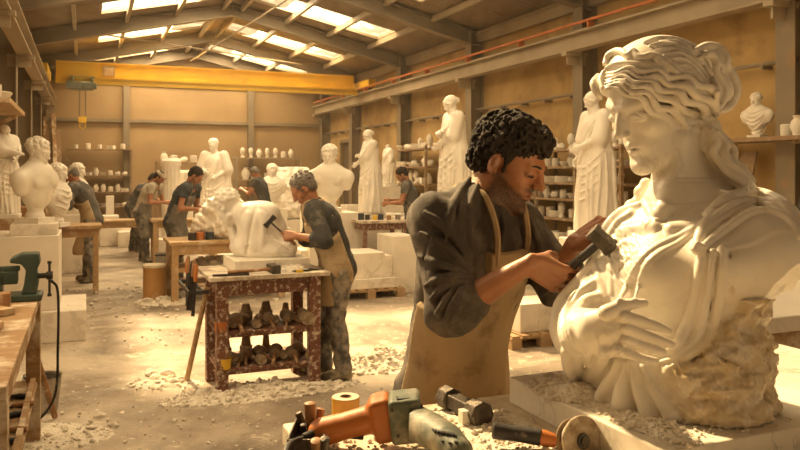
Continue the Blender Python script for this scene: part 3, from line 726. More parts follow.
    # ---- drapery under the hand
    S.draw([([(606, 352), (596, 368), (584, 386)], [.012, .020, .017], .009, .004), ([(617, 362), (608, 382), (601, 397)], [.008, .013, .015], .009, .004),
            ([(624, 364), (622, 385), (622, 404)], [.008, .016, .023], .009, .004), ([(632, 364), (640, 390), (650, 414)], [.008, .016, .022], .009, .004),
            ([(642, 368), (654, 392), (668, 414)], [.007, .014, .021], .009, .004), ([(566, 352), (569, 366), (576, 380)], [.012, .016, .012], .009, .004), ([(578, 356), (579, 368), (586, 380)], [.008, .010, .008], .009, .004),
            ([(590, 352), (588, 362), (594, 366), (600, 356)], [.005, .008, .008, .005], .009, .004)])
    S.draw([([(613, 360), (603, 378), (591, 394)], [.002, .0045, .005], .004, .003, 'sub'), ([(621, 364), (614, 384), (610, 402)], [.002, .004, .005], .004, .003, 'sub'),
            ([(628, 364), (630, 386), (637, 412)], [.002, .004, .006], .004, .003, 'sub'), ([(637, 366), (647, 390), (661, 420)], [.002, .004, .006], .004, .003, 'sub')])
    # ---- shawl
    sh = [([(708, 214), (722, 202), (738, 195), (756, 193), (775, 199), (790, 209), (800, 224)], [.010, .014, .015, .015, .014, .013, .012], .0045, 0.0020),
          ([(700, 238), (714, 222), (730, 209), (748, 203), (766, 204), (786, 213), (799, 230)], [.010, .014, .015, .015, .014, .012, .009], .0045, 0.0040),
          ([(704, 246), (720, 233), (736, 221), (752, 212), (770, 211), (788, 219), (799, 236)], [.008, .011, .011, .010, .009, .008, .006], .0045, 0.0060),
          ([(696, 248), (700, 236), (706, 224), (714, 213)], [.010, .013, .013, .010], .0045, 0.0060),
          # strap from the clasp down to the hand and round below it
          ([(703, 254), (699, 280), (691, 312), (682, 336), (668, 352)], [.010, .0125, .0130, .0120, .008], .0045, 0.0040),
          ([(713, 252), (708, 282), (702, 315), (694, 340), (676, 356)], [.008, .0115, .0130, .0120, .008], .0045, 0.0060),
          ([(723, 248), (721, 280), (716, 312), (706, 338), (686, 356), (662, 362)], [.008, .0105, .0115, .0120, .0110, .006], .0045, 0.0050),
          # edge of the robe over the chest
          ([(700, 224), (684, 234), (664, 243), (648, 253), (636, 268), (628, 284), (619, 300)], [.004, .006, .007, .008, .009, .009, .004], .008, .001),
          ([(694, 232), (678, 243), (658, 254), (646, 266), (640, 282), (634, 300)], [.003, .005, .006, .007, .006, .002], .008, .001),
          ([(607, 254), (611, 272), (612, 292)], [.003, .006, .003], .010, -0.0010), ([(596, 266), (600, 282), (606, 298)], [.003, .006, .003], .010, -0.0010),
          ([(650, 303), (662, 306), (676, 302), (690, 292)], [.002, .005, .005, .002], .010, -.001), ([(654, 315), (668, 312), (682, 304)], [.002, .004, .002], .010, -.001)]
    S.draw(sh)
    S.draw([([(706, 226), (718, 216), (734, 206), (752, 199), (772, 201), (790, 213)], [.002, .004, .0055, .0055, .004, .002], .004, .002, 'sub'),
            ([(712, 235), (728, 221), (744, 210), (758, 207)], [.002, .0045, .0045, .002], .004, .002, 'sub'), ([(709, 256), (704, 285), (696, 316), (688, 338)], [.002, .004, .004, .002], .004, .002, 'sub'),
            ([(718, 256), (714, 288), (709, 318)], [.002, .004, .002], .004, .002, 'sub'), ([(729, 250), (731, 290), (733, 316)], [.003, .005, .002], .004, .002, 'sub')])
    S.box(S.hit(698, 248, .010), (.014, .012, .012), Matrix.Rotation(.5, 3, 'Y'), .005, .006)
    # hacked patch where the chisel is working
    cc = S.hit(624, 246)
    S.disp(lambda x, y, z: (np.exp(-(((x-cc.x)/.032)**2+((y-cc.y)/.09)**2+((z-cc.z+.03)/.055)**2))*(wob(190, .0055, 12)(x, y, z)+wob(90, .003, 5)(x, y, z)+.002)).astype(np.float32), (cc.x-.1, cc.y-.2, cc.z-.17), (cc.x+.1, cc.y+.2, cc.z+.12))
    # ---- hair: cap, then rolls laid on a smooth outer form
    G = S.like()
    G.ell(p((0, -.016, .043)), [.097*s, .119*s, .094*s], br, 0); G.chain([p((-.090, .012, .020)), p((-.085, -.045, .0)), p((-.055, -.095, -.01))], [.018*s, .022*s, .024*s], .04)
    G.chain([p((.03, .092, .066)), p((0, .101, .060)), p((-.050, .080, .056))], [.013*s, .014*s, .015*s], .02)
    C = S.like(); C.D = G.D+.0068; C.cut(p((0, 0, .004)), T.d((0, .62, -.78))); S._put((slice(None),)*3, C.D, .005, 'add'); del C
    S.ell(B(704, 108, 1.81), (.036, .04, .036), None, .02); S.ell(B(603, 84, 1.84), (.014, .02, .022), None, .012); S.ell(B(618, 66, 1.84), (.030, .03, .030), None, .012)
    S.ell(B(704, 72, 1.82), (.034, .034, .05), None, .02); S.ell(B(712, 66, 1.82), (.036, .036, .044), None, .02); S.ell(B(718, 90, 1.82), (.034, .036, .042), None, .02)
    S.chain([B(711, 128, 1.775), B(716, 148, 1.755), B(728, 166, 1.735), B(744, 182, 1.72)], [.024, .020, .018, .015], .012)
    tp = spline([Vector(q+(0,)) for q in ((606, 73), (622, 70), (642, 70), (664, 74), (684, 79), (702, 85), (715, 97), (722, 111))], 60)
    bt = spline([Vector(q+(0,)) for q in ((605, 88), (618, 90), (632, 95), (645, 103), (656, 113), (668, 121), (684, 127), (706, 131))], 60)
    rolls = []; mids = []
    for j in range(11):
        f = j/10; mid = j % 2; path = []; rr = []; L = 0; prev = None
        for i in range(61):
            c = tp[i].lerp(bt[i], f); nrm = (bt[i]-tp[i]); wd = nrm.length; nrm.normalize()
            if prev is not None: L += (c-prev).length
            prev = c; am = 2.7*min(1, .45+i/25)*(1+.2*math.sin(j*1.7)); ph = L/(29+1.5*math.sin(j))*2*math.pi+.25*j
            c = c+nrm*am*math.sin(ph); path.append((c.x, c.y)); rr.append((.0024 if mid else min(wd/5*.00122, .0118)*(.88+.12*math.cos(ph+.6))))
        rr = [max(q, .0022 if mid else .0042) for q in rr]; rr[0] *= .6; rr[-1] *= .6
        (mids if mid else rolls).append((path[12:] if mid else path, rr[12:] if mid else rr, .001, .0005 if mid else -.0005, 'sub' if mid else 'add', 1))
    S.draw(rolls, G); S.draw(mids)
    S.draw([([(598, 76), (594, 83), (596, 91), (600, 98)], [.007, .010, .009, .005], .0015, -.002), ([(604, 72), (601, 80), (603, 88)], [.006, .009, .006], .0015, -.002),
            ([(605, 64), (608, 56), (616, 51), (623, 52), (628, 55), (633, 51), (638, 56), (644, 57), (650, 55), (658, 57), (666, 64), (676, 72), (686, 77)], [.006]+[.0085]*11+[.005], .0015, -.002),
            ([(606, 68), (614, 64), (626, 63), (640, 64), (654, 66), (668, 72)], [.004]+[.0065]*4+[.004], .003, -.006), ([(650, 53), (658, 62), (668, 71)], [.004, .006, .004], .0015, -.002), ([(664, 56), (676, 66), (688, 76)], [.004, .006, .004], .0015, -.002)], G)
    cr = [[(644, 42), (658, 38), (676, 39), (694, 46), (706, 56), (712, 68)], [(655, 46), (668, 44), (684, 48), (700, 58), (710, 74)], [(650, 45), (664, 43), (680, 46), (696, 54)], [(656, 50), (672, 49), (688, 53), (702, 64)], [(664, 54), (680, 53), (696, 62), (708, 78)], [(670, 59), (684, 59), (698, 70), (710, 88)], [(676, 65), (688, 66), (700, 78), (708, 90)], [(684, 71), (694, 74), (704, 88)], [(660, 41), (676, 42), (694, 50), (704, 58)]]
    S.draw([(r, [.003]+[.0058]*(len(r)-2)+[.003], .001, -.006) for r in cr], G)
    S.draw([([(695, 50), (706, 46), (718, 48), (726, 57), (727, 66), (732, 74), (736, 84), (736, 95), (729, 107), (720, 112)], [.006, .010, .011, .011, .011, .011, .011, .011, .010, .006], .0015, .003),
            ([(700, 57), (710, 54), (717, 62), (716, 71), (722, 80), (727, 89), (724, 100), (719, 108)], [.005]+[.009]*6+[.005], .0015, .004), ([(706, 62), (709, 72), (713, 82), (717, 92), (715, 103)], [.004, .008, .008, .008, .004], .0015, .004), ([(712, 58), (722, 66), (722, 74), (730, 84), (731, 94), (726, 103)], [.003, .006, .006, .006, .006, .003], .0015, .003)])
    S.draw([([(705, 130), (703, 143), (709, 152), (714, 163), (723, 174), (734, 183), (746, 189)], [.007]+[.0100]*5+[.006], .0015, .002), ([(712, 130), (717, 143), (713, 152), (720, 161), (726, 170), (736, 177), (746, 184)], [.007]+[.0095]*5+[.006], .0015, .005),
            ([(718, 132), (725, 143), (725, 154), (730, 163), (739, 170), (748, 179), (754, 187)], [.007]+[.0095]*5+[.006], .0015, .003), ([(722, 134), (734, 149), (735, 161), (745, 170), (754, 181)], [.006]+[.008]*3+[.005], .003)])
    S.draw([([(620, 114), (626, 112), (634, 113), (642, 117)], [.0012, .0024, .0024, .0012], .002, .001, 'sub'), ([(622, 119), (628, 122), (635, 120), (641, 118)], [.001, .002, .002, .001], .002, .0005, 'sub')])
    # ear between the rolls and the jaw
    S.ell(S.hit(684, 127, .000), (.012, .010, .017), br, .004); S.ell(S.hit(685, 126, .004), (.005, .006, .008), br, .003, 'sub')
    S.cut((0, 0, 1.1285), (0, 0, -1))
    root = thing('marble_bust', 'large marble bust of a draped woman with wavy hair and bun, on foreground slab', 'sculpture', org)
    carve('figure', S, M['bust'], root, org, lambda V: {'rough': reg(V[:, 0], V[:, 1], V[:, 2])})
    return root
def add_attr_mix(m, attr, c, scale=40, noise=0.0):
    nt = m.node_tree; N = nt.nodes; L = nt.links; b = N['Principled BSDF']; src = b.inputs['Base Color'].links[0].from_socket
    a = N.new('ShaderNodeAttribute'); a.attribute_name = attr; f = a.outputs['Fac']
    if noise:
        n = N.new('ShaderNodeTexNoise'); n.inputs['Scale'].default_value = scale; n.inputs['Detail'].default_value = 5
        tc = N.new('ShaderNodeTexCoord'); L.new(tc.outputs['Object'], n.inputs['Vector'])
        r = N.new('ShaderNodeValToRGB'); r.color_ramp.elements[0].position = .5-noise; r.color_ramp.elements[1].position = .5+noise*.4; r.color_ramp.elements[0].color = (.25,)*3+(1,)
        L.new(n.outputs[0], r.inputs[0]); mu = N.new('ShaderNodeMath'); mu.operation = 'MULTIPLY'; L.new(f, mu.inputs[0]); L.new(r.outputs[0], mu.inputs[1]); f = mu.outputs[0]
    mx = N.new('ShaderNodeMix'); mx.data_type = 'RGBA'; L.new(f, mx.inputs[0]); L.new(src, mx.inputs[6]); mx.inputs[7].default_value = (*c, 1)
    L.new(mx.outputs[2], b.inputs['Base Color'])
M['bust'] = marble_mat('bust_marble', (.80, .75, .66), (.22, .18, .14), 8.5, .38, .08, 70, .5)
add_attr_mix(M['bust'], 'rough', (.56, .45, .29), noise=.2, scale=30)
BUST = build_bust()
# ------------------------------------------------------------------ people
M['skin'] = mat('tanned_skin', (.40, .185, .095), (.34, .145, .07), .48, scale=14, bump=.12, bscale=90, sss=.08)
for k_, c_ in (('beard', (.035, .022, .015)), ('eyes', (.02, .012, .01)), ('lips', (.30, .10, .065))): pass
def cloth(name, c, c2=None, dust=(.5, .42, .32), thr=.62, s3=9, bump=.12, soft=.1):
    return mat(name, c, c2, .85, scale=9, bump=bump, bscale=160, c3=dust, thr=thr, s3=s3, soft=soft)
M['shirt_main'] = cloth('charcoal_sweater', (.052, .043, .036), (.075, .062, .052), (.22, .185, .15), .60, 7, soft=.14)
M['shirt_grey'] = cloth('grey_shirt', (.085, .08, .072), (.12, .11, .10), (.3, .26, .2), .64)
M['shirt_dark'] = cloth('dark_shirt', (.045, .045, .042), (.065, .062, .056), (.22, .19, .15), .64)
M['shirt_navy'] = cloth('navy_shirt', (.035, .045, .06), (.05, .06, .075), (.2, .18, .15), .66)
M['shirt_pale'] = cloth('pale_grey_shirt', (.38, .34, .27), (.45, .40, .32), (.55, .48, .38), .64)
M['jeans'] = cloth('dusty_jeans', (.085, .085, .085), (.13, .125, .12), (.38, .33, .26), .54)
M['trousers'] = cloth('dark_trousers', (.06, .055, .048), (.09, .08, .068), (.3, .26, .2), .58)
M['apron'] = cloth('canvas_apron', (.47, .355, .215), (.40, .295, .17), (.20, .145, .085), .60, 6, soft=.08)
M['apron_dark'] = cloth('grey_apron', (.16, .15, .13), (.2, .18, .155), (.4, .34, .26), .62)
M['boot'] = cloth('dusty_boot', (.10, .075, .05), (.14, .11, .08), (.42, .36, .27), .54)
M['hair_dark'] = mat('dark_hair', (.016, .011, .008), (.03, .02, .013), .85, scale=60, bump=.4, bscale=200)
M['hair_grey'] = mat('grey_hair', (.22, .19, .16), (.10, .085, .07), .6, scale=50, bump=.6, bscale=150)
M['cap'] = cloth('tweed_cap', (.30, .25, .18), (.36, .3, .22), (.5, .44, .34), .6)
def add_attr_mix(m, attr, c, scale=40, noise=0.0):
    nt = m.node_tree; N = nt.nodes; L = nt.links; b = N['Principled BSDF']; src = b.inputs['Base Color'].links[0].from_socket
    a = N.new('ShaderNodeAttribute'); a.attribute_name = attr; f = a.outputs['Fac']
    if noise:
        n = N.new('ShaderNodeTexNoise'); n.inputs['Scale'].default_value = scale; n.inputs['Detail'].default_value = 5
        tc = N.new('ShaderNodeTexCoord'); L.new(tc.outputs['Object'], n.inputs['Vector'])
        r = N.new('ShaderNodeValToRGB'); r.color_ramp.elements[0].position = .5-noise; r.color_ramp.elements[1].position = .5+noise*.4; r.color_ramp.elements[0].color = (.25,)*3+(1,)
        L.new(n.outputs[0], r.inputs[0]); mu = N.new('ShaderNodeMath'); mu.operation = 'MULTIPLY'; L.new(f, mu.inputs[0]); L.new(r.outputs[0], mu.inputs[1]); f = mu.outputs[0]
    mx = N.new('ShaderNodeMix'); mx.data_type = 'RGBA'; L.new(f, mx.inputs[0]); L.new(src, mx.inputs[6]); mx.inputs[7].default_value = (*c, 1)
    L.new(mx.outputs[2], b.inputs['Base Color'])
add_attr_mix(M['skin'], 'beard', (.028, .017, .011), 520, .22)
add_attr_mix(M['skin'], 'eyes', (.02, .012, .01))
add_attr_mix(M['skin'], 'lips', (.26, .085, .055))
M['skin_clean'] = mat('tanned_skin_shaven', (.40, .185, .095), (.34, .145, .07), .48, scale=14, bump=.12, bscale=90, sss=.08)
def sstep(x, a, b): t = np.clip((x-a)/(b-a), 0, 1); return t*t*(3-2*t)
def face_attrs(T, beard):
    Mi = np.array(T.M.inverted()); s = T.s
    def f(V):
        q = (V @ Mi[:3, :3].T+Mi[:3, 3])/s; x, y, z = q[:, 0], q[:, 1], q[:, 2]; ax = np.abs(x)
        near = (np.abs(q) < .16).all(1)
        b = sstep(y, -.012, .012)*sstep(-z, .018+np.clip((y-.02)*.5, 0, .032), .034+np.clip((y-.02)*.62, 0, .04))*sstep(z, -.16, -.125)
        mous = np.exp(-((z+.043)/.008)**2-(x/.026)**4)*(y > .07)
        b = np.maximum(b, mous)
        lip = np.exp(-((z+.060)/.009)**4-(x/.019)**4)*(y > .078)
        b = b*(1-lip)
        e = np.exp(-((ax-.031)/.013)**4-((z+.0008)/.0032)**2)*(y > .066)
        return {'beard': b*near*beard, 'lips': lip*near, 'eyes': e*near*.9}
    return f
def body_core(S, J, g=0.0, arms=True, legs=True, torso=True, k=.03, upper=1.0, ew=0.0):
    """torso and limbs as one surface; g grows it for clothes"""
    fw = J['fwd']; fl_ = (fw, 1.28)
    if torso:
        S.cap(J['pel'], J['waist'], .158+g, .140+g, k, flat=fl_); S.cap(J['waist'], J['chest'], .140+g, .165+g, k, flat=fl_)
        S.cap(J['chest'], J['chest'].lerp(J['nb'], .72), .165+g, .095+g, k, flat=fl_)
        for q in 'RL':
            S.cap(J['nb']-Vector((0, 0, .02)), J['sh'+q], .055+g, .058+g, .04); S.ell(J['sh'+q], (.062+g,)*3, None, .03)
            S.ell(J['hip'+q].lerp(J['pel'], .4)-Vector(fw)*.03, (.10+g,)*3, None, .04)
    if arms:
        for q in 'RL':
            a, b, c = J['sh'+q], J['el'+q], J['wr'+q]
            S.chain([a, a.lerp(b, .35), b], [.054+g, .051+g, .040+g], k)
            if arms != 'upper': S.chain([b, b.lerp(c, .28), c], [.040+g, .043+g, .026+g], .02)
    if legs:
        for q in 'RL':
            a, b, c = J['hip'+q], J['kn'+q], J['an'+q]
            S.chain([a, a.lerp(b, .4), b], [.095+g, .085+g, .058+g], k); S.chain([b, b.lerp(c, .3)-Vector(fw)*.012, c], [.056+g, .058+g, .038+g], k)
def bbox(pts, m):
    lo = [min(p[i] for p in pts)-m for i in range(3)]; hi = [max(p[i] for p in pts)+m for i in range(3)]; return lo, hi
def make_person(label, J, h, org, mats, group=None, beard=0.0, hair='short', cap=False, cuff=None, apron=None, root_name='person', extra=None, hs=1.0, hh=None, sleeve='short'):
    root = thing(root_name, label, 'person', org, 0, group)
    fw = Vector(J['fwd']); T = F(mx_(J['hc'], J['hf'], J.get('hup', (0, 0, 1))), hs)
    for q in 'RL':
        if 'hip'+q not in J: pass
    pts = [v for k, v in J.items() if isinstance(v, Vector) and k not in ('fwd', 'hf', 'hup')]
    lo, hi = bbox(pts, .2); hi[2] = J['hc'].z+.16*hs; lo[2] = org[2]-.01
    S = SDF(lo, hi, h)
    body_core(S, J, -.004)
    S.chain([J['nb']-Vector((0, 0, .05)), J['nb'].lerp(T.p((0, -.02, -.04)), .5), T.p((0, -.022, -.035))], [.075, .060, .056], .03)
    head_sdf(S, T, False)
    grips = {}
    for q, sd in (('R', 1), ('L', -1)):
        H = J['hand'+q]; grips[q] = hand_sdf(S, J['wr'+q], H[0], H[1], H[3] if len(H) > 3 else 1.0, curl=H[2], side=sd, fr=1.05 if h < .005 else 1.15, k=.004)
        a = J['an'+q]; t = Vector(J['toe'+q]); S.chain([a, a+t*.06-Vector((0, 0, .03)), a+t*.17-Vector((0, 0, .045))], [.036, .036, .026], .02)
    f = face_attrs(T, beard)
    carve('body', S, M['skin'], root, org, f)
    # shirt
    C = SDF(lo, hi, hh or h*1.2); g = .012
    body_core(C, J, g, arms='upper', legs=False)
    for q in 'RL':
        a, b, c = J['sh'+q], J['el'+q], J['wr'+q]
        if sleeve == 'short': pass
        else:
            cf = J.get('cuff'+q, sleeve if not isinstance(sleeve, str) else .35)
            C.chain([a, b, b.lerp(c, cf)], [.068, .060, .060], .02); C.chain([b.lerp(c, cf-.10), b.lerp(c, cf)], [.060, .0635], .006)
    if h < .005: C.disp(wob(30, .0055, 77, (1, 1, .35)))
    w1 = wob(26, .0055, 5, (1, 1, 1.0)); w2 = wob(60, .0022, 8); C.disp(lambda x, y, z: w1(x, y, z)+w2(x, y, z))
    if sleeve == 'short':
        for q in 'RL':
            a, b = J['sh'+q], J['el'+q]; p_ = a.lerp(b, .72); d = (b-a).normalized()
            D2 = C.like(); D2.cap(p_, p_+d*.20, .085, .085, 0); keep = C.like(); body_core(keep, J, g, arms=False, legs=False)
            np.maximum(C.D, -D2.D, out=C.D); C.D = np.minimum(C.D, keep.D)
    C.cut(J['pel']-Vector((0, 0, .11)), (0, 0, -1))
    if extra and 'shirt' in extra: extra['shirt'](C)
    nk = C.like(); nk.cap(J['nb']+Vector((0, 0, .02))+fw*.02, T.p((0, 0, -.05)), .064, .066, 0); np.maximum(C.D, -nk.D, out=C.D)
    carve('shirt', C, mats['shirt'], root, org)
    # trousers and boots
    lo2, hi2 = bbox([J['pel'], J['knR'], J['knL'], J['anR'], J['anL'], J['hipR'], J['hipL']], .2); lo2[2] = org[2]
    P = SDF(lo2, hi2, max(h*1.3, .008)); body_core(P, J, .014, arms=False, torso=False)
    P.cap(J['pel']-Vector((0, 0, .06)), J['pel']+Vector((0, 0, .04)), .158, .150, .03, flat=(fw, 1.2))
    for q in 'RL': P.chain([J['kn'+q].lerp(J['an'+q], .4), J['an'+q]+Vector((0, 0, -.01))], [.066, .068], .02)
    w3 = wob(24, .007, 15, (1, 1, 1.6)); P.disp(w3); P.cut(J['pel']+Vector((0, 0, .10)), (0, 0, 1)); P.cut((0, 0, org[2]+.055), (0, 0, -1))
    carve('trousers', P, mats['trousers'], root, org)
    for q in 'RL':
        a = J['an'+q]; t = Vector(J['toe'+q]); lo3, hi3 = bbox([a, a+t*.2, a-t*.05], .08); lo3[2] = org[2]-.01
        Bt = SDF(lo3, hi3, max(h, .006)); Bt.chain([a+Vector((0, 0, .06)), a-Vector((0, 0, .02)), a+t*.06-Vector((0, 0, .035)), a+t*.155-Vector((0, 0, .045))], [.046, .050, .048, .042], .02)
        Bt.ell(a-t*.03-Vector((0, 0, .05)), (.042, .042, .04), None, .02); Bt.cut((0, 0, org[2]+.001), (0, 0, -1))
        carve('boot', Bt, mats.get('boot', M['boot']), root, org)
    # apron: cloth over the front, bib, skirt to the knee
    if apron:
        A = SDF(lo, hi, hh or h*1.2); A.lo = A.lo.copy()
        A.cap(J['pel'], J['waist'], .182, .168, .03, flat=(fw, 1.22)); A.cap(J['waist'], J['chest'], .168, .194, .03, flat=(fw, 1.24))
        kb = (J['knR']+J['knL'])/2; A.chain([J['pel'], J['pel'].lerp(kb, .75)+fw*.03, kb+fw*.06-Vector((0, 0, .04))], [.178, .180, .188], .05, flat=(fw, 1.25))
        A.disp(wob(17, .006, 31, (1, 1, .35)))
        sd = fw.cross(Vector((0, 0, 1))).normalized(); up = (J['chest']-J['pel']).normalized()
        X, Y, Z = A.ax[0][:, None, None], A.ax[1][None, :, None], A.ax[2][None, None, :]
        def dot(n, p): return X*n.x+Y*n.y+Z*n.z-Vector(p).dot(n)
        back = -dot(fw, J['pel'].lerp(J['chest'], .0)+fw*(.0))+dot(up, J['pel'])*(J['chest']-J['pel']).dot(fw)/max((J['chest']-J['pel']).dot(up), .01)
        bw = apron.get('bib', .11); side = np.abs(dot(sd, J['waist'])); tt = dot(up, J['waist'])
        lim = np.where(tt > .06, np.maximum(bw, .19-(tt-.06)*1.2), .5); np.maximum(A.D, (side-lim).astype(np.float32)*.6, out=A.D)
        np.maximum(A.D, (back-apron.get('wrap', .03)).astype(np.float32), out=A.D)
        np.maximum(A.D, (tt-apron.get('top', .28)).astype(np.float32)*.9, out=A.D)
        hem = apron.get('hem', kb.z-.05); A.cut((0, 0, hem), (0, 0, -1))
        if extra and 'apron' in extra: extra['apron'](A)
        ap = carve('apron', A, mats['apron'], root, org)
        st = MB()
        top = J['waist']+up*apron.get('top', .28)
        for q in (-1, 1):
            a = top+sd*q*(bw-.02)+fw*.13-up*.07; a = a+fw*.02; m = J['nb']+sd*q*.075+fw*.055+Vector((0, 0, .022)); b = J['nb']+sd*q*.045-fw*.065+Vector((0, 0, .035)); c = J['nb']-fw*.085+Vector((0, 0, .04))
            pth = spline([a, a.lerp(m, .5)+fw*.025, m, b, c], 20)
            st.tube(pth, .009, 6)
        o = part('strap', st, mats['apron'], ap, smooth=True); o.location = -Vector(org)
    # hair
    rot = T.M.to_3x3(); s = T.s; p = T.p; rng = random.Random(int(abs(org[0])*1000)+7)
    Hh = SDF(*bbox([p((0, -.01, .05))], .15*s), max(h*.8, .0028))
    Hh.ell(p((0, -.022, .044)), (.083*s, .099*s, .088*s), rot, 0); Hh.ell(p((0, -.055, -.01)), (.070*s, .055*s, .06*s), rot, .02)
    Hh.cut(p((0, .052, .040)), T.d((0, .78, -.48))); Hh.cut(p((0, -.01, -.058)), T.d((0, .25, -1)))
    for q in (-1, 1): Hh.ell(p((q*.078, -.004, -.004)), (.02*s, .020*s, .032*s), rot, .004, 'sub'); Hh.cap(p((q*.070, .020, .035)), p((q*.070, .022, -.014)), .008*s, .005*s, .006)
    if not cap:
        top_only = hair == 'curly'
        N_ = 620 if hair == 'curly' else 90
        if hair == 'curly': Hh.ell(p((0, .006, .082)), (.074*s, .086*s, .046*s), rot, .02); Hh.disp(wob(95, .003, 3)); Hh.cut(p((0, .085, .055)), T.d((0, .85, -.55))); 
        D0 = Hh.D.copy()
        for i in range(N_):
            th = rng.uniform(0, 2*math.pi); ph = math.asin(rng.uniform(-.75 if hair == 'curly' else -.15, 1)); v = Vector((math.cos(th)*math.cos(ph)*.084, math.sin(th)*math.cos(ph)*.100-.022, math.sin(ph)*.090+.046))
            if hair == 'curly':
                dr = Vector((math.cos(th)*math.cos(ph), math.sin(th)*math.cos(ph), math.sin(ph))); o_ = Vector((0, 0, .04)); v = None
                for r_ in np.arange(.07, .15, .002):
                    ii = np.rint((np.array(p(o_+dr*float(r_)))-Hh.lo)/Hh.h).astype(int)
                    if (ii < 0).any() or (ii >= Hh.n).any() or D0[tuple(ii)] > 0: v = o_+dr*float(r_-.001); break
                if v is None or r_ < .072: continue
            elif v.y > .045 and v.z < .082: continue
            if v.z < .03 and v.y > .0 or v.z < -.055: continue
            up_ = 0; n_ = Vector((v.x, v.y+.02, v.z-.03)).normalized(); v = v+n_*up_
            t1 = n_.cross(Vector((rng.uniform(-1, 1), rng.uniform(-1, 1), rng.uniform(-.5, .5)))).normalized(); t2 = n_.cross(t1); r0 = rng.uniform(.005, .010)
            c0 = v-n_*.002
            pp = [p(c0+(t1*math.cos(a)+t2*math.sin(a))*r0*(1 if hair == 'curly' else 1.4)+n_*(.006*math.sin(a*.8)+.002)) for a in np.linspace(0, 3.4 if hair == 'curly' else 1.8, 6)]
            Hh.chain(pp, [(.0042 if hair == 'curly' else .005)*s]*5+[.0026*s], .002)
    else:
        pass
    carve('hair', Hh, mats['hair'], root, org)
    for q in (-1, 1):
        br = MB(); br.tube([p((q*.013, .0965, .0225)), p((q*.022, .095, .0265)), p((q*.034, .0885, .028)), p((q*.046, .0765, .0235))], [.0022*s, .0034*s, .0030*s, .0012*s], 6)
        o = part('eyebrow', br, mats['hair'], root, smooth=True); o.location = -Vector(org)
        if h < .005: br = MB(); br.tube([p((q*.019, .0865, -.0030)), p((q*.031, .0885, -.0045)), p((q*.043, .0785, -.0035))], [.0011*s, .0017*s, .0010*s], 6); o = part('eyelash', br, mats['hair'], root, smooth=True); o.location = -Vector(org)
    if cap:
        K = SDF(*bbox([p((0, .02, .06))], .17*s), max(h*.8, .004)); K.ell(p((0, -.012, .075)), (.090*s, .112*s, .048*s), rot, 0); K.ell(p((0, .055, .078)), (.075*s, .055*s, .022*s), rot, .02)
        K.ell(p((0, .105, .058)), (.055*s, .050*s, .008*s), rot, .006); K.cut(p((0, .0, .045)), T.d((0, .12, -1)))
        carve('cap', K, M['cap'], root, org)
    return root, T, grips
def pose(org, rz, lean=30, hp=35, hy=0, hr=(.15, .35, 1.1), hl=(-.15, .35, 1.1), H=1.76, hip=.93, fx=.10, step=.0, curl=(60, 70, 45), tw=0, legs=None, hd=None, crouch=0, palms=None, head_side=0):
    """joints of a standing figure facing +y in its own frame, then turned by rz and set at org"""
    k = H/1.76; m = Matrix.Translation(Vector(org)) @ Matrix.Rotation(rz, 4, 'Z'); P = lambda v: m @ Vector(v)
    Dn = lambda v: (m.to_3x3() @ Vector(v)).normalized()
    J = {}; L1 = R(lean*.55); L2 = R(lean); L3 = R(lean*1.15)
    pel = Vector((0, -.04*lean/30, hip*k)); w = pel+Vector((0, math.sin(L1), math.cos(L1)))*.17*k; c = w+Vector((0, math.sin(L2), math.cos(L2)))*.20*k; nb = c+Vector((0, math.sin(L3), math.cos(L3)))*.185*k
    a = R(hp); fwd = Vector((math.sin(R(hy))*math.cos(a), math.cos(R(hy))*math.cos(a), -math.sin(a)))
    hc = nb+Vector((math.sin(R(head_side))*.03, .045+.05*math.sin(L3), .135*math.cos(L3*.7)))*k
    loc = dict(pel=pel, waist=w, chest=c, nb=nb, hc=hc)
    for q, sx, hh_ in (('R', 1, hr), ('L', -1, hl)):
        sh = nb+Vector((sx*.185*math.cos(R(tw)), sx*.185*math.sin(R(tw))+.0, -.045))*k; wr = Vector(hh_)
        l1, l2 = .285*k, .255*k; d = wr-sh; D = min(d.length, (l1+l2)*.985); d.normalize(); wr = sh+d*D
        x = (l1*l1-l2*l2+D*D)/(2*D); y = math.sqrt(max(l1*l1-x*x, 0)); pole = Vector((sx*.55, -.35, -.8)); pole = (pole-d*pole.dot(d)).normalized()
        loc['sh'+q] = sh; loc['el'+q] = sh+d*x+pole*y; loc['wr'+q] = wr
        hipx = Vector((sx*.09*k, pel.y, pel.z-.04)); an = Vector((sx*fx, step*sx, .085)); loc['hip'+q] = hipx; loc['an'+q] = an
        loc['kn'+q] = (hipx+an)/2+Vector((0, .05, .02))
        J['toe'+q] = Dn((sx*.25, 1, 0))
        fd = (loc['wr'+q]-loc['el'+q]).normalized(); hd_ = (fd+Vector((0, .15, -.15))).normalized(); pn = Vector((-sx*.8, .2, -.35)) if palms is None else Vector(palms)
        J['hand'+q] = (m.to_3x3() @ hd_, m.to_3x3() @ pn, curl)
    for kx, v in loc.items(): J[kx] = P(v)
    J['fwd'] = Dn((0, 1, 0)); J['hf'] = m.to_3x3() @ fwd
    return J
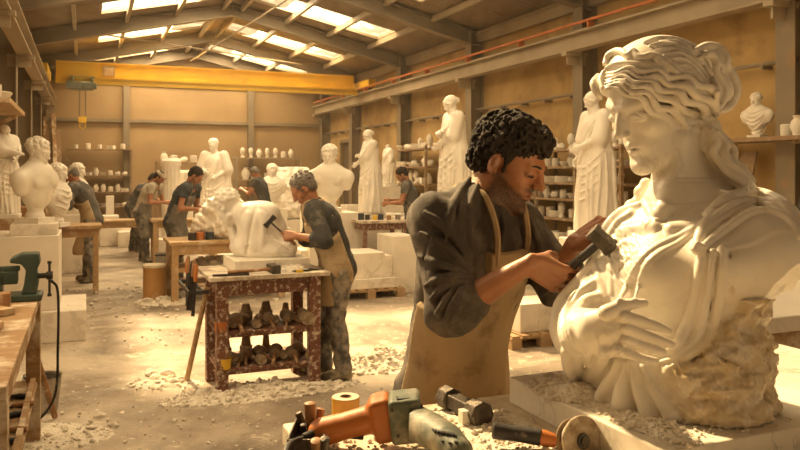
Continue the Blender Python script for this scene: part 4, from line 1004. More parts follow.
# ---- the sculptor in front
def main_sculptor():
    B = at; J = {}
    J['pel'] = B(452, 385, 2.24); J['waist'] = B(458, 322, 2.20); J['chest'] = B(475, 258, 2.165); J['nb'] = B(484, 200, 2.145)
    J['fwd'] = Vector((.70, -.71, 0)).normalized()
    J['hc'] = B(509, 163, 2.14); a, q = R(32), R(24); J['hf'] = Vector((math.cos(a)*math.cos(q), -math.sin(a)*math.cos(q), -math.sin(q)))
    J['shR'] = B(437, 222, 2.03); J['elR'] = B(450, 312, 1.93); J['wrR'] = B(529, 264, 1.845)
    J['shL'] = B(516, 222, 2.25); J['elL'] = B(559, 286, 2.14); J['wrL'] = B(574, 243, 1.95)
    w = Vector((.42, -.2, .88)).normalized(); d = Vector((.90, -.02, -.43)).normalized(); J['handR'] = (d, w.cross(d), (36, 92, 60), .96)
    d = Vector((.80, -.25, .50)).normalized(); J['handL'] = (d, Vector((.35, .35, -.85)), (48, 62, 40), 1.05)
    gz = 0.0; sd = J['fwd'].cross(Vector((0, 0, 1)))
    for k_, sx in (('R', 1), ('L', -1)):
        h = J['pel']+sd*sx*.09-Vector((0, 0, .05)); an = Vector((J['pel'].x, J['pel'].y, 0))+sd*sx*.14+J['fwd']*(-.05 if sx > 0 else .02)+Vector((0, 0, .085))
        J['hip'+k_] = h; J['an'+k_] = an; J['kn'+k_] = (h+an)/2+J['fwd']*.03; J['toe'+k_] = (J['fwd']+sd*sx*.25).normalized()
    J['cuffR'] = .16; J['cuffL'] = .30
    def shirt(C):
        # heavy folds over shoulder, upper arm and pushed-up cuff
        W = .0028; up = []
        up += [([(470, 178), (458, 196), (448, 218), (446, 240)], [.004, .009, .009, .003], .008, .004), ([(478, 184), (470, 205), (468, 228), (472, 250)], [.003, .007, .007, .003], .008, .003),
               ([(424, 212), (440, 222), (456, 240), (468, 262)], [.003, .008, .008, .003], .008, .003), ([(420, 232), (436, 240), (454, 254), (470, 270)], [.003, .008, .008, .003], .008, .003),
               ([(418, 256), (434, 262), (452, 268), (472, 276)], [.003, .008, .009, .004], .008, .004), ([(424, 286), (438, 280), (454, 276), (470, 277)], [.003, .008, .009, .004], .008, .004),
               ([(430, 300), (440, 290), (452, 283), (466, 281)], [.003, .008, .008, .004], .006, .004), ([(436, 314), (446, 300), (454, 288)], [.004, .008, .003], .006, .004),
               ([(444, 320), (452, 306), (460, 288)], [.004, .007, .003], .006, .004), ([(452, 321), (459, 306), (465, 286)], [.004, .006, .003], .005, .004),
               
               ([(528, 212), (534, 230), (540, 250), (536, 268)], [.003, .006, .006, .003], .007, .003), ([(518, 206), (522, 226), (524, 244)], [.003, .006, .003], .007, .003), ([(500, 208), (504, 226), (502, 244)], [.003, .005, .003], .007, .003)]
        up = [(a_, [q*1.45 for q in b_], .005, d_+.004) for a_, b_, c_, d_ in up]; C.draw(up)
        C.draw([([(464, 188), (456, 210), (458, 232)], [.001, .004, .001], .005, 0, 'sub'), ([(428, 224), (446, 236), (462, 254)], [.001, .004, .001], .005, 0, 'sub'), ([(426, 270), (444, 272), (462, 273)], [.001, .004, .001], .005, 0, 'sub'), ([(430, 236), (424, 262), (430, 292)], [.002, .004, .002], .005, 0, 'sub')])
    mats = dict(shirt=M['shirt_main'], trousers=M['jeans'], apron=M['apron'], hair=M['hair_dark'])
    org = Vector((J['pel'].x, J['pel'].y, 0))
    r, T, G = make_person('bearded man in charcoal sweater and canvas apron carving the large bust with hammer', J, .0034, org, mats, beard=1.0, hair='curly', sleeve=.2, apron=dict(bib=.085, top=.262, hem=.62), extra=dict(shirt=shirt), hs=1.05, hh=.0045)
    # hammer in the right hand, chisel in the left
    Hn = J['handR']; dd = Hn[0]; nn = Hn[1].normalized(); g = J['wrR']+(dd*.094+nn*.034)*.96
    hd = B(602, 240, 1.775); ax = (hd-g).normalized(); t = thing('hammer', 'short steel hammer gripped in right hand of the bearded carver', 'hammer', g)
    m = MB(); m.tube([g-ax*.085-g, g-ax*.07-g, ax*.05, hd-g], [.009, .0125, .0115, .010], 12); part('handle', m, M['rubber'], t, smooth=True)
    s2 = Vector((.66, .0, -.75)); s2 = (s2-ax*s2.dot(ax)).normalized(); y2 = s2.cross(ax); mt = Matrix((y2, s2, ax)).transposed()
    m = MB(); m.box(hd-g, (.030, .040, .030), mt)
    for sg in (-1, 1):
        c = hd-g+s2*sg*.026; m.box(c, (.034, .014, .034), mt)
    part('head', m, M['iron'], t, .002)
    Hl = J['handL']; n2 = (Hl[1]-Hl[0]*Hl[1].dot(Hl[0])).normalized(); g2 = J['wrL']+Hl[0]*.090+n2*.032; tip = B(625, 229, 1.79); ax = (tip-g2).normalized()
    t = thing('chisel', 'thin steel chisel held against the breast of the large bust', 'chisel', g2)
    m = MB(); m.tube([-ax*.075, -ax*.02, tip-g2-ax*.02], [.0075, .0075, .006], 8); m.tube([tip-g2-ax*.02, tip-g2], [.006, .0015], 8); part('blade', m, M['iron'], t, smooth=True)
    m = MB(); m.tube([-ax*.09, -ax*.075], [.009, .009], 8); part('cap', m, M['iron'], t)
    # wrist strap of the left arm
    return r
main_sculptor()
# ------------------------------------------------------------------ the other workers
def person_at(px, py, facing, label, mats, hr, hl, lean=28, hp=40, h=.012, hyaw=0, **kw):
    org = fl(px, py); H = kw.pop('H', 1.76); fx = kw.pop('fx', .11); step = kw.pop('step', .08); curl = kw.pop('curl', (60, 70, 45))
    J = pose(org, facing, lean=lean, hp=hp, hy=hyaw, hr=hr, hl=hl, H=H, fx=fx, step=step, curl=curl)
    return make_person(label, J, h, org, mats, **kw), J, org
(r2, T2, G2), J2, o2 = person_at(334, 377, R(100), 'grey-haired man in dark shirt and long apron hammering at the crouching figure', dict(shirt=M['shirt_dark'], trousers=M['jeans'], apron=M['apron'], hair=M['hair_grey']),
    (.06, .33, 1.14), (-.21, .31, 1.16), 25, 40, .0075, H=1.70, beard=.35, sleeve=.30, apron=dict(bib=.14, top=.25, hem=.60, wrap=.085), step=.07, hs=1.03)
person_at(90, 282, R(92), 'man in flat cap and beige apron working at the left busts', dict(shirt=M['shirt_grey'], trousers=M['jeans'], apron=M['apron'], hair=M['hair_grey']),
    (.12, .40, 1.13), (-.12, .42, 1.10), 26, 36, .011, cap=True, sleeve=.3, apron=dict(bib=.12, top=.24, hem=.42, wrap=.085), H=1.80)
person_at(135, 252, R(-80), 'man in dark shirt bending over behind the man in a pale shirt', dict(shirt=M['shirt_dark'], trousers=M['trousers'], hair=M['hair_dark']),
    (.12, .38, 1.1), (-.12, .40, 1.08), 40, 45, .014, beard=.3)
person_at(144, 262, R(-95), 'man in pale shirt and dark cap working at a far bench', dict(shirt=M['shirt_pale'], trousers=M['trousers'], apron=M['apron_dark'], hair=M['hair_dark']),
    (.12, .44, 1.10), (-.12, .44, 1.10), 30, 42, .012, cap=True, beard=.6, apron=dict(bib=.12, top=.02, hem=.45))
(r6, T6, G6), J6, o6 = person_at(177, 288, R(-98), 'dark-haired man in navy shirt and grey bib apron standing at the pale wooden table', dict(shirt=M['shirt_navy'], trousers=M['trousers'], apron=M['apron_dark'], hair=M['hair_dark']),
    (.11, .37, 1.13), (-.13, .36, 1.11), 27, 45, .010, beard=.8, apron=dict(bib=.12, top=.26, hem=.5), hyaw=-12, H=1.80)
person_at(264, 249, R(80), 'grey-haired man in dark tee shirt bent over at the back of the hall', dict(shirt=M['shirt_dark'], trousers=M['trousers'], hair=M['hair_grey']),
    (.12, .42, 1.28), (-.12, .44, 1.28), 18, 45, .014, H=1.80)
person_at(413, 272, R(92), 'dark-haired man in grey tee shirt and blue-grey apron holding a tool by the round-topped table', dict(shirt=M['shirt_grey'], trousers=M['trousers'], apron=M['shirt_grey'], hair=M['hair_dark']),
    (.12, .40, 1.18), (-.12, .42, 1.14), 16, 40, .011, beard=.8, apron=dict(bib=.13, top=.05, hem=.5))
def held_tool(name, label, cat, J, q, tipv, L0, L1, m1, m2, head=None, r=.012):
    Hn = J['hand'+q]; d = Hn[0].normalized(); n = (Hn[1]-d*Hn[1].dot(d)).normalized(); g = J['wr'+q]+d*.088+n*.034; ax = Vector(tipv).normalized()
    t = thing(name, label, cat, g); part('handle', MB().tube([-ax*L0, ax*L1*.35], [r, r*.9], 8), m1, t, smooth=True)
    a = MB().tube([ax*L1*.35, ax*L1], [r*.7, r*.45], 8)
    if head:
        s2 = ax.orthogonal().normalized() if head is True else Vector(head).normalized(); s2 = (s2-ax*s2.dot(ax)).normalized(); y2 = s2.cross(ax); mt = Matrix((y2, s2, ax)).transposed()
        a.box(ax*(L1+.01), (.032, .10, .034), mt); a.box(ax*(L1+.01)+s2*.045, (.040, .02, .042), mt); a.box(ax*(L1+.01)-s2*.045, (.040, .02, .042), mt)
    part('head', a, m2, t, .002)
held_tool('hammer', 'iron hammer raised by the grey-haired man over the crouching figure', 'hammer', J2, 'L', (-.70, -.05, .66), .09, .17, M['handle'], M['dark'], (.6, 0, .75), .013)
held_tool('chisel', 'dark chisel in the far hand of the grey-haired man', 'chisel', J2, 'R', (-.45, -.1, -.7), .06, .16, M['dark'], M['dark'])
held_tool('rasp', 'dark rasp held up by the man in the navy shirt', 'rasp', J6, 'L', (.75, 0, .6), .06, .26, M['dark'], M['dark'])

# ------------------------------------------------------------------ statues and busts
def statue(label, org, rz, H, h, female=True, seed=1, arm='across', plinth=(.66, .66, .10), mt=None, group=None, hp=22, hy=0, lean=3, robe=True, dirs=None, sway=0, bulk=1.32):
    rng = random.Random(seed); k = H/1.76; org = Vector(org); ph = plinth[2]; o2 = org+Vector((0, 0, ph))
    arms = dict(across=((.0, .235, 1.20*k), (.02, .245, 1.04*k)), down=((.26, .04, .80*k), (-.24, .10, .84*k)), front=((.20, .16, .86*k), (-.03, .25, 1.06*k)), book=((.15, .26, 1.15*k), (-.15, .24, 1.05*k)))[arm]
    J = pose(o2, rz, lean=lean, hp=hp, hy=hy, hr=arms[0], hl=arms[1], H=H, fx=.09, curl=(25, 35, 20))
    pts = [v for v in J.values() if isinstance(v, Vector)]; pts = [p for p in pts if p.length > 1.5]
    lo, hi = bbox(pts, .34*k); lo[2] = o2.z-.01; hi[2] = J['hc'].z+.17*k
    S = SDF(lo, hi, h); body_core(S, J, .004, k=.04)
    T = F(mx_(J['hc'], J['hf']), 1.04*k); p, s = T.p, T.s; rot = T.M.to_3x3()
    S.chain([J['nb']-Vector((0, 0, .05)), p((0, -.022, -.035))], [.075*k, .054*k], .03); head_sdf(S, T, female, ears=not female)
    for q, sd in (('R', 1), ('L', -1)): hand_sdf(S, J['wr'+q], J['hand'+q][0], J['hand'+q][1], k, curl=(25, 35, 20), side=sd, fr=1.25)
    # hair
    S.ell(p((0, -.022, .048)), (.084*s, .100*s, .084*s), rot, .004)
    if female:
        for i in range(10):
            a = i/9*math.pi-math.pi/2; S.ell(p((math.sin(a)*.080, .012+math.cos(a)*.060, .084-abs(math.sin(a))*.065)), (.0175*s,)*3, None, .006)
        S.ell(p((0, -.115, .02)), (.045*s, .042*s, .045*s), rot, .015)
    else:
        for i in range(46):
            th = rng.uniform(0, 6.3); f = rng.uniform(.0, 1.3); S.ell(p((math.sin(th)*math.cos(f)*.080, math.cos(th)*math.cos(f)*.095-.018, .05+math.sin(f)*.078)), (.016*s,)*3, None, .004)
    fw = J['fwd']; sdv = fw.cross(Vector((0, 0, 1)))
    ax0 = Vector((J['pel'].x, J['pel'].y, 0))
    if robe:
        S.chain([J['chest'], J['waist'], J['pel'], ax0+fw*.02+Vector((0, 0, o2.z+.45*k)), ax0+Vector((0, 0, o2.z+.02))], [.172*k*(1+bulk)/2, .155*k*bulk, .182*k*bulk, .195*k*bulk, .225*k*bulk], .05, flat=(fw, 1.22))
        for q in 'RL': S.chain([J['sh'+q], J['el'+q]], [.068*k*bulk, .078*k*bulk], .03)
        S.chain([J['elL'], J['elL']-Vector((0, 0, .35*k)), J['elL']-Vector((0, 0, .55*k))-fw*.02], [.055*k, .060*k, .045*k], .05)
        L = []; n = 17
        def pol(a, z, off):
            d = fw*math.cos(a)+sdv*math.sin(a); c = Vector((J['pel'].x, J['pel'].y, z)); t = (z-J['pel'].z)
            if t > 0: c = J['pel'].lerp(J['chest'], min(t/(J['chest'].z-J['pel'].z), 1.15)); c.z = z
            q = S.out(c, d, .6); return q+d*off
        for i in range(n):
            a = i/n*2*math.pi+rng.uniform(-.08, .08); z1 = J['pel'].z+rng.uniform(-.05, .10)*k; pt = []
            for j in range(8):
                t = j/7; z = z1+(o2.z+.02-z1)*t; pt.append(pol(a+.18*math.sin(t*3+i*1.3)*t+sway*t, z, .007))
            r0 = rng.uniform(.018, .028)*k; L.append((spline(pt, 14), lerp_r([.005, r0, r0, r0*1.15], 14)))
        for i in range(6):                                   # himation rolled across from the left shoulder to the right hip
            pt = []
            for j in range(9):
                t = j/8; a = -1.0+t*2.5+.05*i; z = J['nb'].z-.06*k-(.42*k+.045*i*k)*math.sin(t*1.5)-.03*i*k; pt.append(pol(a, z, .008))
            r0 = rng.uniform(.014, .020)*k; L.append((spline(pt, 16), lerp_r([.006, r0, r0*1.1, r0, .007], 16)))
        for i in range(5):                                   # swags over the thighs
            pt = []
            for j in range(8):
                t = j/7; a = -1.3+t*2.4; z = J['pel'].z-(.02+.10*i)*k-.16*k*math.sin(t*math.pi)+.10*k*(1-t); pt.append(pol(a, z, .006))
            L.append((spline(pt, 14), lerp_r([.005, .015*k, .017*k, .006], 14)))
        for i in range(4):
            for q in 'RL':
                a, b = J['sh'+q], J['el'+q]; c = a.lerp(b, .25+.2*i); d = (b-a).normalized(); u1 = d.orthogonal().normalized(); u2 = d.cross(u1)
                L.append(([c+(u1*math.cos(t)+u2*math.sin(t))*.070*k+d*.03*math.sin(t)*k for t in np.linspace(0, 6.28, 14)], [.009*k]*14))
        for P_, r_ in L: S.chain(P_, r_, .007)
    S.cut((0, 0, o2.z+.001), (0, 0, -1))
    root = thing('statue', label, 'statue', org, 0, group)
    carve('figure', S, mt or M['marble_far'], root, org)
    part('base', MB().box((0, 0, ph/2), plinth, Matrix.Rotation(HA, 3, 'Z')), mt or M['marble_far'], root, .008)
    return root
def bust(label, org, rz, s=1.0, h=.01, female=False, beard=False, draped=True, hp=10, hy=0, mt=None, group=None, name='bust', cat='bust', ww=1.0):
    org = Vector(org); m = Matrix.Translation(org) @ Matrix.Rotation(rz, 4, 'Z'); rng = random.Random(int(abs(org.x)*100)); Q = F(m, s); q = Q.p; rot0 = m.to_3x3()
    S = SDF(np.array(org)-np.array((.36*s, .36*s, .01)), np.array(org)+np.array((.36*s, .36*s, .86*s)), h)
    S.chain([q((0, 0, .02)), q((0, 0, .05))], [.10*s, .085*s], .01); S.chain([q((0, 0, .06)), q((0, 0, .16))], [.055*s, .060*s], .02)
    S.chain([q((-.17*ww, 0, .40)), q((-.09, .01, .43)), q((.09, .01, .43)), q((.17*ww, 0, .40))], [.085*s, .10*s, .10*s, .085*s], .04, flat=(rot0 @ Vector((0, 1, 0)), 1.1))
    S.chain([q((0, .02, .40)), q((0, .02, .28)), q((0, .01, .20))], [.180*s, .160*s, .105*s], .04, flat=(rot0 @ Vector((0, 1, 0)), 1.35))
    S.ell(q((0, -.005, .385)), (.215*s*ww, .125*s, .115*s), rot0, .05)
    for sx in (-1, 1): S.ell(q((sx*.078, .105, .365)), (.075*s, .04*s, .06*s), rot0, .02); S.cap(q((sx*.18*ww, 0, .38)), q((sx*.17*ww, 0, .30)), .066*s, .055*s, .04)
    S.chain([q((0, -.01, .45)), q((0, .015, .585))], [.075*s, .058*s], .04)
    a, b = R(hy), R(hp); hf = rot0 @ Vector((math.sin(a)*math.cos(b), math.cos(a)*math.cos(b), -math.sin(b)))
    T = F(mx_(q((0, .035, .635)), hf), 1.05*s); p, ss = T.p, T.s; rot = T.M.to_3x3(); head_sdf(S, T, female, ears=not female)
    S.ell(p((0, -.022, .048)), (.083*ss, .100*ss, .084*ss), rot, .004)
    for i in range(90 if not female else 40):
        th = rng.uniform(0, 6.3); f = math.asin(rng.uniform(-.3, 1)); v = Vector((math.sin(th)*math.cos(f)*.083, math.cos(th)*math.cos(f)*.100-.020, .05+math.sin(f)*.080))
        if v.y > .04 and v.z < .07: continue
        if v.y > -.0 and v.z < .03: continue
        S.ell(p(v), (.0145*ss,)*3, None, .004)
    if female: S.ell(p((0, -.115, .02)), (.045*ss,)*3, rot, .015)
    if beard:
        for i in range(60):
            th = rng.uniform(-1.25, 1.25); z = rng.uniform(-.135, -.05); rr = .072-.02*max(0, (-z-.09)/.05)
            if z > -.075 and abs(th) < .35: continue
            S.ell(p((math.sin(th)*rr*.82, .018+math.cos(th)*rr, z)), (.012*ss,)*3, None, .005)
    if draped:
        for i in range(7):
            pt = []
            for j in range(10):
                t = j/9; x = -.20+t*.36; z = .50-.05*i-(.15+.02*i)*math.sin(min(t*1.25, 1)*1.9)*1.0+.10*t; o_ = S.out(q((x*.85, .0, z)), rot0 @ Vector((x*.8, 1, .1)), .4*s); pt.append(o_)
            S.chain(spline(pt, 18), lerp_r([.006*s, .012*s, .013*s, .006*s], 18), .008)
    else:
        S.chain([q((-.13, .06, .475)), q((-.03, .085, .465))], [.012*s, .01*s], .02); S.chain([q((.13, .06, .475)), q((.03, .085, .465))], [.012*s, .01*s], .02)
    S.cut((0, 0, org.z+.001), (0, 0, -1))
    root = thing(name, label, cat, org, 0, group); carve('figure', S, mt or M['marble_far'], root, org)
    part('socle', MB().box((0, 0, -.0), (.26*s, .26*s, .001)).box((0, 0, .025*s), (.24*s, .24*s, .05*s), Matrix.Rotation(rz, 3, 'Z')), mt or M['marble_far'], root, .004)
    return root
def zpt(px, py, Y): return at(px, py, Y)
statue('tall marble statue of a robed woman looking down, nearest the dark steel column', zpt(455, 222, 11.5), R(108), 1.86, .013, True, 3, 'across', (.55, .55, .08), hp=26)
statue('draped marble woman statue with arm bent, close behind the large bust', zpt(597, 238, 9.2), R(108), 1.72, .011, True, 5, 'front', (.5, .5, .08), hp=20)
statue('slender robed marble statue on a square block near the dark doorway', zpt(371, 216, 13.0), R(112), 1.44, .013, True, 8, 'across', (.42, .42, .06), hp=25)
statue('marble statue of a robed man facing the hall at the far wall', zpt(215, 236, 17.5), R(170), 2.2, .016, False, 11, 'book', (.75, .6, .08), hp=12)
statue('golden lit marble statue half hidden at the left wall under the shelf', zpt(3, 218, 8.6), R(-120), 1.02, .011, True, 14, 'across', (.36, .36, .05), hp=10)
statue('small seated-looking marble statuette beside the shelves by the doorway', zpt(389, 186, 16.5), R(120), .86, .012, True, 17, 'down', (.3, .3, .05), hp=18)
statue('far grey plaster statue against the right wall behind the tall robed woman', zpt(482, 205, 15.3), R(120), 1.55, .016, False, 19, 'down', (.4, .4, .05), mt=M['plaster'])
# ------------------------------------------------------------------ the crouching figure on the trolley
def crouching():
    B = at; Y0 = 5.95
    S = SDF((-1.66, 5.55, .93), (-.72, 6.50, 1.66), .0065); a = dict(t0=5.2, t1=6.6)
    S.chain([B(262, 244, 6.0), B(258, 222, 5.98)], [.185, .17], .05); S.ell(B(250, 246, 6.0), (.16, .18, .10), None, .06); S.ell(B(276, 250, 6.0), (.15, .18, .09), None, .05)
    S.ell(B(246, 214, 5.98), (.095, .11, .085), None, .05); S.ell(B(268, 213, 5.98), (.085, .11, .08), None, .05)
    S.chain([B(271, 213, 6.02), B(280, 225, 6.02), B(284, 238, 6.0)], [.065, .050, .040], .03); S.chain([B(244, 212, 6.1), B(234, 224, 6.15), B(236, 240, 6.1)], [.07, .06, .05], .03)
    S.chain([B(278, 250, 5.95), B(290, 248, 5.92), B(286, 262, 5.90)], [.075, .06, .05], .04)
    S.chain([B(246, 214, 6.0), B(236, 210, 6.0)], [.075, .065], .03)
    hf = Vector((-.72, .35, -.60)); T = F(mx_(B(228, 208, 6.0), hf), 1.10); p, s = T.p, T.s; head_sdf(S, T, False)
    S.ell(p((0, -.022, .048)), (.084*s, .100*s, .084*s), T.M.to_3x3(), .004); rng = random.Random(3)
    for i in range(110):
        th = rng.uniform(0, 6.3); f = math.asin(rng.uniform(-.4, 1)); v = Vector((math.sin(th)*math.cos(f)*.085, math.cos(th)*math.cos(f)*.100-.020, .05+math.sin(f)*.082))
        if v.y > .04 and v.z < .07: continue
        S.ell(p(v), (.013*s,)*3, None, .003)
    L = [([(256, 206), (252, 222), (248, 240), (247, 254)], [.004, .010, .011, .006], .02, .004, 'sub'), ([(262, 208), (270, 216), (273, 228)], [.004, .008, .004], .02, .003, 'sub'), ([(246, 208), (240, 218), (240, 230)], [.004, .008, .004], .02, .003, 'sub'),
         ([(260, 214), (264, 226), (262, 244)], [.015, .022, .015], .03, -.008), ([(248, 214), (246, 228), (246, 244)], [.012, .018, .012], .03, -.006), ([(268, 236), (278, 244), (286, 250)], [.006, .012, .006], .02, .0), ([(256, 250), (270, 256), (286, 258)], [.004, .008, .004], .012, .003, 'sub'),
         ([(272, 228), (280, 238), (290, 244)], [.004, .009, .005], .010, .003), ([(268, 240), (280, 250), (292, 252)], [.004, .010, .005], .010, .003), ([(234, 240), (240, 252), (252, 260)], [.004, .010, .005], .010, .003)]
    S.draw([(l[0], l[1], l[2], l[3], l[4] if len(l) > 4 else 'add', 3, 5.3, 6.5) for l in L])
    zt = .985; S.cut((0, 0, zt+.001), (0, 0, -1)); org = Vector((-1.08, 5.97, zt))
    root = thing('crouching_figure', 'white marble crouching male figure seen from behind on the trolley', 'sculpture', org); carve('figure', S, M['marble'], root, org)
crouching()
solo('marble_slab', 'square marble slab under the crouching figure on the trolley', 'slab', MB().box((0, 0, .045), (.58, .50, .088)), M['block'], hall(5.88, 1.32, .8955), HR, bevel=.006)

# ------------------------------------------------------------------ tables
def table(name, label, cat, u, v, w, d, h, m, leg=.07, top=.05, loc=None, shelves=(), apron=.11, overhang=.04, planks=0, top_m=None, rz=None, shelf_m=None):
    """u, v: middle of the table on the floor; w across the hall, d along it"""
    t = thing(name, label, cat, loc if loc is not None else hall(u, v), HR if rz is None else rz)
    b = MB()
    if planks:
        for k in range(planks): b.box(((-w/2+w*(k+.5)/planks), 0, h-top/2), (w/planks-.004, d, top))
    else: b.box((0, 0, h-top/2), (w, d, top))
    part('table_top', b, top_m or m, t, .005)
    x, y = w/2-leg/2-overhang, d/2-leg/2-overhang
    for sx in (-1, 1):
        for sy in (-1, 1): part('leg', MB().box((sx*x, sy*y, (h-top)/2), (leg, leg, h-top)), m, t, .004)
    f = MB()
    for s in (-1, 1):
        f.box((0, s*y, h-top-apron/2), (2*x-leg, .028, apron)); f.box((s*x, 0, h-top-apron/2), (.028, 2*y-leg, apron))
    part('rail_frame', f, m, t, .003)
    for z in shelves:
        s = MB(); s.box((0, 0, z), (2*x+leg*.6, 2*y+leg*.6, .022)); s.box((0, -y, z-.01), (2*x-leg, .03, .05)); s.box((-x, 0, z+.01), (.03, 2*y-leg, .06)); s.box((x, 0, z+.01), (.03, 2*y-leg, .06)); part('shelf', s, shelf_m or m, t, .003)
    return t
M['toptable'] = mat('dusty_bench_top', (.48, .38, .26), (.36, .27, .17), .8, scale=6, bump=.4, c3=(.70, .62, .49), thr=.50, s3=5)
M['redtop'] = mat('dusty_red_top', (.40, .32, .24), (.30, .22, .16), .8, scale=6, bump=.3, c3=(.70, .62, .5), thr=.47, s3=7)
table('work_table', 'big dusty work table in front carrying the slab and tools', 'table', 1.13, 1.30, 1.75, 1.2, 1.06, M['woodh'], .09, .05, planks=7, top_m=M['toptable'])
table('trolley_table', 'red-brown paint-splashed trolley table loaded with mallets under the crouching figure', 'table', 5.80, 1.27, .90, .70, .895, M['redwood'], .085, .032, shelves=(.47, .20), top_m=M['redtop'], apron=.12, overhang=.06)
table('pale_work_table', 'long pale timber bench beside the man in the navy shirt', 'table', 10.1, 1.72, 1.5, .8, .775, M['wood'], .085, .04, shelves=(.22, .42), apron=.13, overhang=.03)
t_l = table('left_bench', 'old timber bench at the left edge carrying the dark green vice', 'workbench', 4.05, -.66, .82, 2.2, .90, M['woodh'], .08, .05, shelves=(.36,), planks=5, top_m=M['woodh'], overhang=.0)
t_r = table('round_edge_table', 'brown wooden table by the man in the blue-grey apron', 'table', 11.2, 4.55, .80, .65, .89, M['redwood'], .06, .04, shelves=(.35,), loc=at(379, 250, 12.0)-Vector((0, 0, at(379, 250, 12.0).z)), top_m=M['redtop'])
table('far_bench', 'low pale bench in front of the man in the pale shirt', 'workbench', 13.2, 1.9, 1.2, .6, .80, M['wood'], .07, .04, loc=Vector((fl(184, 262).x, fl(184, 262).y, 0)))
table('far_sawhorse_bench', 'pale low bench behind the man in the flat cap', 'workbench', 15, .7, 1.3, .6, .72, M['wood'], .07, .04, loc=Vector((fl(125, 256).x, fl(125, 256).y, 0)))
table('bust_bench', 'timber bench carrying the second bust behind the left plinth', 'workbench', 0, 0, 1.1, .6, .93, M['wood'], .07, .05, loc=Vector((fl(58, 293).x, fl(58, 293).y, 0)))
# stone-topped trestle at the right
t = thing('trestle_table', 'heavy brown trestle table with thick stone top at the right edge', 'table', hall(2.75, 3.15), HR)
part('table_top', MB().box((0, 0, .995), (1.7, .85, .07)), M['block'], t, .01)
b = MB(); b.box((0, -.36, .905), (1.6, .06, .11)); b.box((0, .36, .905), (1.6, .06, .11)); part('rail_frame', b, M['woodh'], t, .004)
for x in (-.40, .62):
    for s in (-1, 1): part('leg', MB().bar((x, s*.30, .86), (x+.0, s*.36, 0.0), .09, .07), M['redwood'], t, .004)
    part('brace', MB().bar((x, -.34, .30), (x, .34, .30), .05, .09), M['woodh'], t, .004); part('brace', MB().bar((x+.06, -.33, .86), (x+.55*(-1 if x > 0 else 1), -.345, .12), .045, .09), M['woodh'], t, .004)

# ------------------------------------------------------------------ marble slab under the large bust, the blocks and pallets
sl = solo('marble_base_slab', 'wide veined marble slab that the large draped bust stands on', 'slab', MB().b2((1.0, 1.10, 1.0605), (1.95, 1.66, 1.127)), M['slab'], (0, 0, 0), HR, bevel=.004)
def pallet(label, c, w=1.0, d=.8, group=None):
    t = thing('pallet', label, 'pallet', c, HR, group)
    b = MB()
    for k in range(7): b.box((-w/2+w*(k+.5)/7, 0, .115), (w/7*.72, d, .02))
    part('deck_board', b, M['pallet'], t)
    for k in range(3): part('stringer', MB().box((0, -d/2+.05+(d-.1)*k/2, .0525), (w, .09, .105)) if False else MB().box((-w/2+.06, -d/2+.05+(d-.1)*k/2, .052), (.11, .1, .104)).box((0, -d/2+.05+(d-.1)*k/2, .052), (.11, .1, .104)).box((w/2-.06, -d/2+.05+(d-.1)*k/2, .052), (.11, .1, .104)).box((0, -d/2+.05+(d-.1)*k/2, .0975), (w, .09, .014)), M['pallet'], t)
    return t
def block(label, c, w, d, h, m=None, rz=HR, name='marble_block', cat='block', group=None, bev=.008):
    return solo(name, label, cat, MB().box((0, 0, h/2), (w, d, h)), m or M['block'], c, rz, group, bevel=bev)
# the plinth of the left bust
c0 = fl(50, 333); pc = Vector((-3.95, 7.55, 0))
t = thing('stepped_plinth', 'large pale marble plinth with a stepped foot under the curly-haired bust', 'plinth', pc, HR)
part('foot', MB().box((.06, 0, .15), (1.34, 1.05, .30)), M['block'], t, .008); part('shaft', MB().box((-.04, .02, .665), (1.05, .90, .73)), M['block'], t, .008)
block('small marble block between the curly-haired bust and its plinth', at(35, 237, 7.5)-Vector((0, 0, at(35, 237, 7.5).z-1.031)), .42, .38, .11, name='base_block')
bust('large marble bust of a curly-haired youth facing right on the left plinth', at(35, 226, 7.5)-Vector((0, 0, at(35, 226, 7.5).z-1.142)), R(-100), 1.10, .007, draped=False, hp=14, ww=1.18, mt=M['marble'])
bust('second marble bust, just behind and right of the curly-haired one', at(56, 218, 9.9)-Vector((0, 0, at(56, 218, 9.9).z-.931)), R(-95), 1.08, .011, draped=True, hp=10)
bust('third marble bust, beside the man in the flat cap', at(76, 215, 12.5)-Vector((0, 0, at(76, 215, 12.5).z-.95)), R(-95), 1.1, .013, draped=True, hp=10)
block('square marble stand under the third bust behind the flat-capped man', Vector((at(76, 215, 12.5).x, 12.5, 0)), .6, .5, .949)
bust('broad-shouldered marble bust on a tall white block behind the grey-haired man', at(330, 214, 12.2)-Vector((0, 0, at(330, 214, 12.2).z-1.0)), R(175), 1.42, .013, draped=False, hp=6, ww=1.15)
block('white marble block carrying the broad-shouldered bust', Vector((at(330, 214, 12.2).x, 12.2, 0)), .85, .6, .999)
for lb, px, Y, z, w in (('marble block on which the slender robed statue by the doorway stands', 371, 13.0, None, .62), ('stone pedestal of the tall robed woman statue', 455, 11.5, None, .7), ('stone pedestal of the draped woman behind the large bust', 597, 9.2, None, .66)):
    zz = {371: 216, 455: 222, 597: 238}[px]; h = at(px, zz, Y).z-.001; block(lb, Vector((at(px, 200, Y).x, Y, 0)), w, w, h, name='pedestal', cat='pedestal')
block('low marble block under the far robed man statue', Vector((at(215, 200, 17.5).x, 17.5, 0)), 1.1, .9, at(215, 236, 17.5).z-.001, name='pedestal', cat='pedestal')
block('pedestal of the half hidden statue at the left wall', Vector((at(3, 200, 8.6).x, 8.6, 0)), .5, .45, at(3, 218, 8.6).z-.001, M['woodh'], name='pedestal', cat='pedestal')
block('pedestal of the small statuette near the doorway', Vector((at(389, 200, 16.5).x, 16.5, 0)), .5, .5, at(389, 186, 16.5).z-.001, name='pedestal', cat='pedestal')
